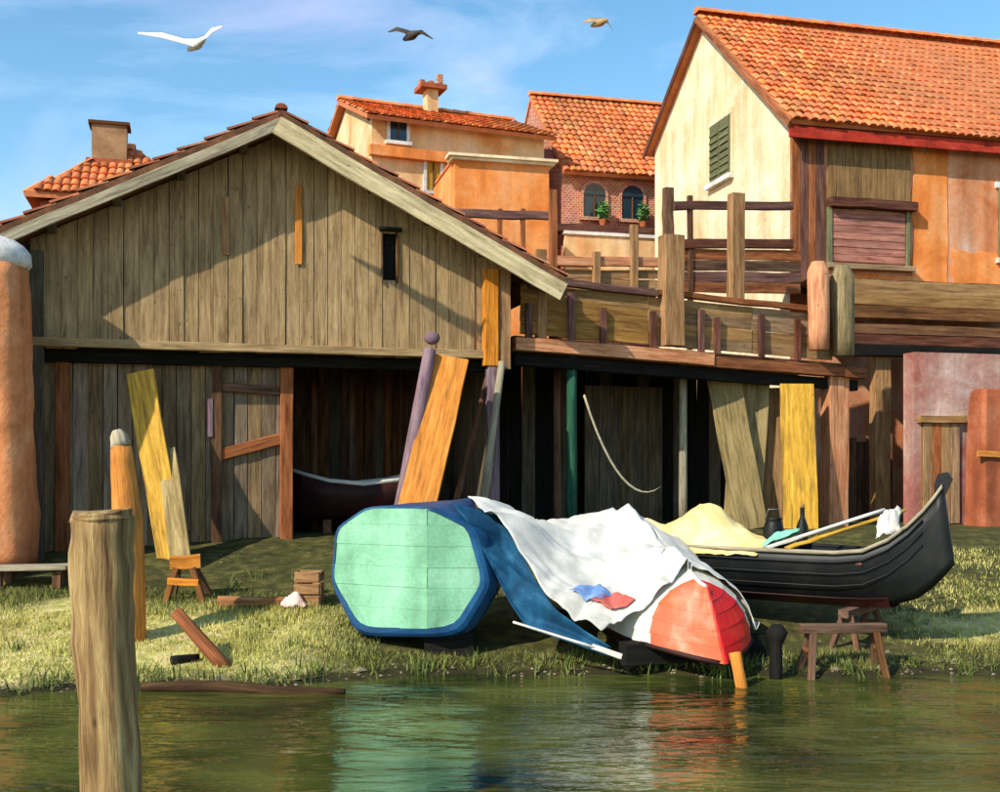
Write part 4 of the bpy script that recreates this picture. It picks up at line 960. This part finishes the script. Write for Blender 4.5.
single(pole('mooring_stub', [V(p.x, p.y, gz(p.x, p.y) - .1), V(p.x, p.y, .36), V(p.x + .01, p.y, .50), V(p.x + .01, p.y, .58)], [.07, .07, .12, .06], W_black, sides=10, sub=2), 'stubby tarred mooring post with knob head between the red bow and the sawhorse', 'post')
# cargo in the gondola
def heap(i, j):
    s = 2.0 + 2.7 * i; hw = csec(min(s, 4.6))[0]; y = (j * 2 - 1); e = (1 - y * y)
    pk = .42 * math.exp(-((s - 3.0) / .42) ** 2) + .22 * math.exp(-((s - 4.1) / .5) ** 2) + .10
    z = 1.24 + pk * (e ** .8) + .06 * ngrid(s * 3, y * 2, 2) + .07 * abs(ngrid(s * 4 - y * 2, y * 1.2, 14)) + .05 * abs(ngrid(s * 6 + y * 3, y * 1.5, 4)) - .05 * abs(y)
    return Cpt(s, y * (hw + .05), z)
single(grid('canvas_heap', heap, 50, 24, CanvasY, None, Cpt(3.2, 0, 1.3), thick=.01), 'heap of cream yellow canvas in the gondola', 'canvas heap')
rag('folded_cloth', Cpt(1.95, .12, 1.36), (.26, .02, .12), (.05, .16, -.02), ClothM, 'mint green cloth lying folded in the gondola', .03)
for k, (s, m_, lb) in enumerate(((1.50, Canvas, 'white painted oar lying across the gondola'), (1.25, W_yellow, 'yellow painted oar lying across the gondola'))):
    a = Cpt(s + .45, .42, 1.30); b = Cpt(s - .25, -.30, 1.60)
    o = thing('oar', lb, 'oar', a); pole('shaft', [b + (b - a) * .5, a.lerp(b, .4)], [.022, .024], m_, o, sides=8); beam('blade', a.lerp(b, .42), a, .12, .03, m_, o, seg=3)
def lathe(name, c, prof, mat, par=None, n=14):
    rr = [[Vector(c) + V(math.cos(2 * math.pi * t / n) * r_, math.sin(2 * math.pi * t / n) * r_, z) for t in range(n)] for r_, z in prof]
    vs, fs, uv = rings_mesh(rr); return mobj(name, vs, fs, mat, par, c, smooth=True)
jc = Cpt(2.22, -.36, 1.20); jt = thing('tar_pot', 'round black tar pot in the gondola beside the cream canvas', 'pot', jc)
lathe('pot', jc, [(.09, 0), (.13, .1), (.14, .25), (.11, .36), (.10, .40), (.12, .42), (.09, .41)], Tar, jt)
pole('handle', [jc + V(-.11, 0, .40), jc + V(-.07, 0, .53), jc + V(.07, 0, .53), jc + V(.11, 0, .40)], [.01] * 4, Iron, jt, sides=6, sub=2)
jc = Cpt(1.86, -.42, 1.20); jt = thing('black_bottle', 'narrow black bottle standing in the gondola beyond the mint cloth', 'bottle', jc)
lathe('bottle', jc, [(.06, 0), (.075, .05), (.075, .32), (.03, .44), (.028, .54), (.035, .56), (.02, .56)], Tar, jt)
lathe('stopper', jc + V(0, 0, .555), [(.024, 0), (.026, .05), (.01, .055)], W_tan, jt, 8)
q = Cpt(.62, .0, 1.62); rag('white_rag', q, (.14, .02, .04), (.04, .1, .12), Canvas, 'crumpled white rag on the gondola fore deck', .06, hgt=.12)

# ------------------------------------------------------------------ leaning timbers
def lean_plank(name, b_px, b_py, t_px, t_py, Yb, Yt, w_, m, label, th=.06, cat='plank'):
    a = P(b_px, b_py, Yb); a.z = gz(a.x, a.y) if a.z < gz(a.x, a.y) + .3 else a.z; b = P(t_px, t_py, Yt)
    return single(beam(name, a, b, w_, th, m, up=(0, -1, .25), seg=5, jit=.008), label, cat)
lean_plank('leaning_plank', 172, 545, 140, 372, 16.3, 16.95, .42, W_yellow, 'tall yellow plank leaning on the dark shed wall')
lean_plank('leaning_plank', 414, 520, 452, 358, 16.4, 17.55, .56, W_orange, 'broad bright orange plank leaning against the tie beam of the shed', .08)
lean_plank('leaning_plank', 182, 550, 166, 450, 15.9, 16.8, .30, W_olive, 'stubby olive offcut leaning at the foot of the tall yellow plank')
kn = thing('knobbed_pole', 'violet grey pole with round knob behind the broad orange plank', 'pole', P(400, 522, 16.6))
pole('shaft', [P(398, 525, 16.6), P(430, 350, 17.45)], [.12, .10], W_violet, kn, sides=10)
c = P(432, 338, 17.5); rr = [[c + V(math.cos(t * .785) * math.sin(math.pi * k / 6) * .13, math.sin(t * .785) * math.sin(math.pi * k / 6) * .09, -math.cos(math.pi * k / 6) * .11) for t in range(8)] for k in range(7)]
vs, fs, uv = rings_mesh(rr); mobj('knob', vs, fs, W_violet, kn, smooth=True)
def lpole(name, b, t, r, m, label):
    return single(pole(name, [b, t], [r * 1.1, r * .85], m, sides=9), label, 'pole')
lpole('leaning_pole', P(481, 520, 17.6), P(502, 362, 18.2), .07, W_grey, 'thin pale grey pole leaning at the shed corner')
lpole('leaning_pole', P(452, 520, 17.6), P(488, 375, 18.5), .05, W_brown, 'thin brown pole leaning behind the broad orange plank')
# boards leaning under the terrace
for b, t, w_, m, lb in (((752, 527), (722, 372), .62, W_olive, 'wide olive board leaning slanted below the terrace'),
                        ((742, 528), (752, 374), .7, W_olive, 'wide olive board standing upright below the terrace'),
                        ((779, 527), (772, 388), .55, W_ochre, 'ochre board standing beside the bright yellow plank'),
                        ((801, 522), (797, 384), .64, W_yellow, 'bright yellow plank standing next to the stout salmon post')):
    k_ = 20.3 if 'slanted' in lb else (20.6 if 'upright' in lb else (20.8 if 'ochre' in lb else 20.3))
    lean_plank('leaning_board', b[0], b[1], t[0], t[1], k_, k_ + .35, w_, m, lb, .05, 'board')
# rope slung below the terrace
pts = []
for k in range(13):
    f = k / 12; px = 584 + 76 * f; py = 395 + 102 * (1 - (1 - f) ** 2.4) - 10 * f ** 6
    pts.append(P(px, py, 19.15 + .3 * f))
single(pole('slung_rope', pts, [.022] * 13, Rope, sides=6, sub=1), 'slack pale rope slung from the green post below the terrace', 'rope')
# work boat stored inside the hall
ib = thing('stored_boat', 'small boat with white gunwale stored in the dark shed', 'boat', S(4.7, 1.7, 1.12))
def Ipt(s, b, z): return S(4.0 + s, 1.7 + b, z)
sts = [0, .2, .6, 1.2, 1.8, 2.2, 2.4]; rg = []
for s in sts:
    hw = max(.04, .55 * math.sin(math.pi * min(1, (s + .02) / 2.6)) ** .6); sh = 1.95 + .25 * ((s - 1.2) / 1.2) ** 2; q = []
    for sg in (1, -1):
        h = [Ipt(s, sg * hw * x, 1.35 + (sh - 1.35) * f) for x, f in ((.3, 0), (.7, .15), (.95, .6), (1, 1))]; q += h[::-1] if sg > 0 else h
    rg.append(q)
vs, fs, uv = rings_mesh(rg, closed=False, cap=False); o = mobj('hull', vs, fs, TarRed, ib, smooth=True); m = o.modifiers.new('thick', 'SOLIDIFY'); m.thickness = .03
for sg in (1, -1): pole('gunwale', [Ipt(s, sg * max(.04, .55 * math.sin(math.pi * min(1, (s + .02) / 2.6)) ** .6), 1.97 + .25 * ((s - 1.2) / 1.2) ** 2) for s in sts], [.045] * 7, Canvas, ib, sides=6, sub=1)
for s in (.6, 1.8): 
    beam('stand', Ipt(s, -.4, 1.22), Ipt(s, .4, 1.22), .14, .26, W_brown, ib)
# sack pile at the shed corner
c = P(458, 505, 17.3)
def sack(i, j):
    a = i * 2 * math.pi; b = j * math.pi / 2; r_ = (.36, .34, .66)
    k = 1 + .16 * ngrid(math.cos(a) * 1.5, math.sin(a) * 1.5, b * 2)
    return V(c.x + math.cos(a) * math.cos(b) * r_[0] * k, c.y + math.sin(a) * math.cos(b) * r_[1] * k, 1.0 + math.sin(b) * r_[2] * k)
single(grid('sack_heap', sack, 20, 10, ClothV, None, V(c.x, c.y, 1.0)), 'slumped violet grey sack at the foot of the orange plank', 'sack')

# ------------------------------------------------------------------ yard clutter on the left bank
b = P(33, 575, 14.9)
bn = thing('work_bench', 'low grey timber bench on the bank beside the pier', 'bench', V(b.x, b.y, gz(b.x, b.y)))
for k in range(3): beam('top_board', V(b.x - .62, b.y - .2 + k * .19, PZ(568, 14.9)), V(b.x + .55, b.y - .2 + k * .19, PZ(566, 14.9)), .18, .05, W_grey, bn, seg=3)
for s_ in (-1, 1):
    for e in (-1, 1):
        x = b.x + s_ * .4; y = b.y + e * .17; beam('leg', V(x, y, gz(x, y) - .03), V(x, y, PZ(570, 14.9)), .12, .08, W_brown, bn, up=(0, 1, 0))
b = P(186, 590, 14.3); sh = thing('orange_sawhorse', 'small sawhorse with bright orange top block', 'sawhorse', V(b.x, b.y, gz(b.x, b.y)))
beam('top_block', V(b.x - .21, b.y, PZ(563, 14.3)), V(b.x + .16, b.y + .1, PZ(562, 14.3)), .2, .17, W_orange, sh)
for dx, dx2 in ((-.12, -.22), (.10, .28)):
    for e in (-1, 1): beam('leg', V(b.x + dx2, b.y + e * .2, gz(b.x + dx2, b.y + e * .2) - .03), V(b.x + dx, b.y + e * .05, PZ(568, 14.3)), .08, .07, W_brown, sh, up=(0, 1, 0))
beam('stretcher', V(b.x - .2, b.y - .12, PZ(580, 14.3)), V(b.x + .2, b.y - .12, PZ(582, 14.3)), .07, .09, W_orange, sh)
p0 = P(228, 660, 11.9); p0.z = gz(p0.x, p0.y) - .05; p1 = P(176, 612, 12.15)
single(pole('leaning_stake', [p0, p1], [.085, .07], W_redbr, sides=8), 'thick brown stake tilting out of the pale grass', 'stake')
for px, py, Y, ln, r_, ang, m, lb in ((262, 604, 14.0, 1.1, .075, .12, W_log, 'orange brown log lying on the bank near the mint stern'),
                                      (185, 660, 11.95, .3, .05, .6, W_black, 'charred log stub by the tilting stake')):
    c = P(px, py, Y); d_ = V(math.cos(ang), math.sin(ang), 0) * ln / 2; a = c - d_; b_ = c + d_
    a.z = gz(a.x, a.y) + r_ * .8; b_.z = gz(b_.x, b_.y) + r_ * .8
    single(pole('log', [a, b_], [r_, r_ * .8], m, sides=9, jit=.1), lb, 'log')
c = P(294, 600, 13.9); rag('pink_rag', V(c.x, c.y, gz(c.x, c.y) + .06), (.16, .03, 0), (-.02, .13, 0), M('pink rag cloth', [(226, 176, 156), (244, 214, 200)], scale=4), 'pale pink rag lying at the end of the log', .05, hgt=.14)
c = P(309, 590, 14.1)
cr = thing('wooden_crate', 'small slatted wooden crate behind the mint stern', 'crate', V(c.x, c.y, gz(c.x, c.y)))
g = gz(c.x, c.y)
for k in range(3):
    z = g + .07 + k * .15
    beam('slat', V(c.x - .15, c.y - .14, z), V(c.x + .15, c.y - .14, z), .025, .13, W_tan, cr); beam('slat', V(c.x - .15, c.y + .14, z), V(c.x + .15, c.y + .14, z), .025, .13, W_tan, cr)
    beam('slat', V(c.x - .16, c.y - .13, z), V(c.x - .16, c.y + .13, z), .025, .13, W_tan, cr); beam('slat', V(c.x + .16, c.y - .13, z), V(c.x + .16, c.y + .13, z), .025, .13, W_tan, cr)
for px0, py0, px1, py1, Y0, Y1, m, lb in ((142, 690, 345, 702, 11.2, 11.05, W_wet, 'dark waterlogged log lying along the shoreline'),):
    a = P(px0, py0, Y0); b_ = P(px1, py1, Y1); a.z = gz(a.x, a.y) + .05; b_.z = gz(b_.x, b_.y) + .05
    a.z = max(a.z, .04); b_.z = max(b_.z, .02)
    single(pole('shore_log', [a, a.lerp(b_, .35) + V(0, .05, .01), a.lerp(b_, .7) + V(0, -.04, -.01), b_], [.05, .065, .06, .035], m, sides=10, jit=.15, sub=4), lb, 'timber')

# ------------------------------------------------------------------ near mooring piles
YP = 6.0
a = P(118, 900, YP); a.z = -1.4; a.x = PX(122, YP); b = P(104, 640, YP); c = P(102, 512, YP)
pl = thing('mooring_pile', 'thick weathered mooring pile with split top standing in the canal', 'mooring post', V(a.x, a.y, -1.4))
pole('shaft', [a, V(a.x - .02, YP, 0), b, V(c.x, YP, c.z - .05), c], [.175, .165, .158, .168, .15], W_pile, pl, sides=22, jit=.09, sub=8, rough_top=.03)
pole('sleeve', [P(82, 640, YP - .05), P(80, 514, YP - .03)], [.035, .05], W_pile, pl, sides=8, jit=.15)
a = P(130, 640, 12.7); a.z = gz(a.x, a.y) - .2
st_ = thing('bank_stake', 'orange wooden stake with pale tapered head on the bank behind the mooring pile', 'stake', a)
pole('shaft', [a, P(128, 520, 12.7), P(121, 446, 12.75)], [.19, .17, .12], W_orange, st_, sides=12, jit=.06, sub=5)
pole('head', [P(121, 447, 12.75), P(119, 436, 12.76), P(117, 430, 12.76)], [.122, .10, .05], W_grey, st_, sides=12, jit=.06, sub=2)

# ------------------------------------------------------------------ gulls
def gull(px, mat, label, body, lw, rw, Y, blen, br, chord):
    """continuous bird: wing loft tip to tip through the shoulders, body loft through it"""
    c = P(body[0], body[1], Y); vs = []; fs = []
    line = [P(x, y, Y + d) for x, y, d in lw][::-1] + [c + V(0, 0, br * .4)] + [P(x, y, Y + d) for x, y, d in rw]
    ch = [.05] + [chord * .8] * (len(lw) - 1) + [chord * 1.25] + [chord * .8] * (len(rw) - 1) + [.05]
    P2, C2 = [], []
    for i in range(len(line) - 1):
        for k in range(4):
            f = k / 4; P2.append(line[i].lerp(line[i + 1], f)); C2.append(ch[i] + (ch[i + 1] - ch[i]) * f)
    P2.append(line[-1]); C2.append(ch[-1])
    rg = []
    for p_, h in zip(P2, C2):
        rg.append([p_ + V(.12, -.62, -.78).normalized() * h * a + V(0, 0, b_ * h * .16) for a, b_ in ((-.5, 0), (-.2, .5), (.3, .4), (.5, 0), (.3, -.3), (-.2, -.3))])
    v1, f1, _ = rings_mesh(rg); vs += v1; fs += f1
    ax = V(.55, -.75, -.05).normalized(); d, s_, t_ = frame(c, c + ax); rg = []
    for f, r_ in ((-.62, .12), (-.5, .45), (-.25, .75), (0, 1), (.2, .95), (.36, .66), (.46, .62), (.56, .45), (.62, .16), (.74, .03)):
        rg.append([c + ax * f * blen + (s_ * math.cos(k * .785) * (1.6 if f < -.55 else 1) + t_ * math.sin(k * .785)) * r_ * br for k in range(8)])
    v1, f1, _ = rings_mesh(rg); n0 = len(vs); vs += v1; fs += [tuple(i + n0 for i in f) for f in f1]
    o = mobj('gull', vs, fs, mat, None, c, smooth=True)
    return single(o, label, 'gull')
gull(0, GullW, 'white gull gliding with long wings above the shed roof', (196, 45), [(184, 41, 0), (162, 35, .1), (138, 33, .2)], [(204, 39, -.1), (211, 31, -.2), (223, 26, -.3)], 15, .5, .07, .2)
gull(0, GullD, 'dark gull with arched wings above the pale house', (411, 36), [(404, 31, 0), (397, 29, .1), (388, 32, .2)], [(416, 33, 0), (422, 32, .1), (433, 39, .2)], 27, .6, .11, .26)
gull(0, GullT, 'small tan gull flying over the brick house', (599, 23), [(594, 20, 0), (590, 20, .1), (583, 22, .2)], [(603, 20, 0), (608, 22, .1), (613, 31, .2)], 33, .6, .12, .3)

# ------------------------------------------------------------------ short grass on the bank
def grass():
    vs = []; fs = []; ti = []
    rnd = random.Random(5); n = 0
    while n < 60000:
        q = rnd.random()
        if q < .60: x = rnd.uniform(-7.6, -1.4); y = rnd.uniform(11.2, 14.8)
        elif q < .75: x = rnd.uniform(-1.6, 5.2); y = rnd.uniform(11.4, 12.6)
        else: x = rnd.uniform(4.6, 8.6); y = rnd.uniform(11.35, 17.5)
        k = noise.noise(V(x * .9, y * .9, 0)) * .9 + noise.noise(V(x * 3, y * 3, 2)) * .4
        if rnd.random() > .55 + k: 
            n += .2; continue
        z = gz(x, y)
        if z < .05: n += .05; continue
        n += 1; h = rnd.uniform(.012, .06) * (1 + 1.2 * max(0, noise.noise(V(x * 2.2, y * 2.2, 11)))) * (1.6 if k > .35 else 1); a = rnd.uniform(0, 6.28); w_ = .007; b0 = len(vs)
        dx, dy = math.cos(a) * w_, math.sin(a) * w_; lx, ly = rnd.uniform(-.03, .03), rnd.uniform(-.03, .03)
        vs += [(x - dx, y - dy, z - .005), (x + dx, y + dy, z - .005), (x + lx, y + ly, z + h)]; fs.append((b0, b0 + 1, b0 + 2))
        g = rnd.uniform(.6, 1.15); pk = noise.noise(V(x * 1.3, y * 1.3, 6))
        col = (g, g * (1 - .12 * max(0, pk)), g * rnd.uniform(.7, 1.1) * (1 - .3 * max(0, pk)))
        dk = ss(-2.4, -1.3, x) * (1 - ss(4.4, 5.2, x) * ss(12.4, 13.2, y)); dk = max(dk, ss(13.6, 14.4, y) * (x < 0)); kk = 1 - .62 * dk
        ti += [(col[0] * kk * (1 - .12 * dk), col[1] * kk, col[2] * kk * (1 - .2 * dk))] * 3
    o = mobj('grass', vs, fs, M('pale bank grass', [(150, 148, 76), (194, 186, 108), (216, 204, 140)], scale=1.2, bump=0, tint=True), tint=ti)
    o['kind'] = 'stuff'; o['label'] = 'short pale grass growing on the bank'; o['category'] = 'grass'
grass()

def scatter():
    rnd = random.Random(9); vs = []; fs = []
    oct_ = [(1, 0, 0), (-1, 0, 0), (0, 1, 0), (0, -1, 0), (0, 0, 1), (0, 0, -1)]; of = [(0, 2, 4), (2, 1, 4), (1, 3, 4), (3, 0, 4), (2, 0, 5), (1, 2, 5), (3, 1, 5), (0, 3, 5)]
    for _ in range(900):
        x = rnd.uniform(-8, 8); y = shore(x) + abs(rnd.gauss(0, .35)) - .08
        if rnd.random() < .25: y = rnd.uniform(11.3, 17)
        r_ = rnd.uniform(.008, .03) * (2.2 if rnd.random() < .04 else 1); b0 = len(vs); z = gz(x, y)
        vs += [(x + a * r_ * rnd.uniform(.7, 1.5), y + b * r_ * rnd.uniform(.7, 1.3), z + c * r_ * .7) for a, b, c in oct_]; fs += [tuple(b0 + k for k in f) for f in of]
    o = mobj('pebbles', vs, fs, M('shore pebbles', [(70, 60, 44), (120, 108, 84), (160, 150, 124)], scale=5, bump=.2)); o['kind'] = 'stuff'; o['label'] = 'small pebbles strewn along the muddy shore'; o['category'] = 'pebbles'
    vs = []; fs = []
    for _ in range(150):
        cx_ = rnd.uniform(-7.5, 8); m_ = rnd.random()
        cy_ = shore(cx_) + rnd.uniform(.0, .35) if m_ < .5 else rnd.uniform(12, 16.2)
        if -2 < cx_ < 5 and m_ >= .5: cy_ = rnd.uniform(14.8, 18)
        for k in range(rnd.randint(6, 22)):
            x = cx_ + rnd.gauss(0, .07); y = cy_ + rnd.gauss(0, .07); z = gz(x, y) - .01; h = rnd.uniform(.05, .2); a = rnd.uniform(0, 6.28); w_ = .009
            lx, ly = rnd.gauss(0, .06), rnd.gauss(0, .06); dx, dy = math.cos(a) * w_, math.sin(a) * w_; b0 = len(vs)
            vs += [(x - dx, y - dy, z), (x + dx, y + dy, z), (x + lx * .4 + dx * .7, y + ly * .4 + dy * .7, z + h * .6), (x + lx * .4 - dx * .7, y + ly * .4 - dy * .7, z + h * .6), (x + lx, y + ly, z + h)]
            fs += [(b0, b0 + 1, b0 + 2, b0 + 3), (b0 + 3, b0 + 2, b0 + 4)]
    o = mobj('weeds', vs, fs, M('shore weeds', [(52, 66, 26), (92, 104, 44), (136, 136, 70)], scale=2, bump=0)); o['kind'] = 'stuff'; o['label'] = 'scattered tufts of green weeds on the bank'; o['category'] = 'weeds'
scatter()
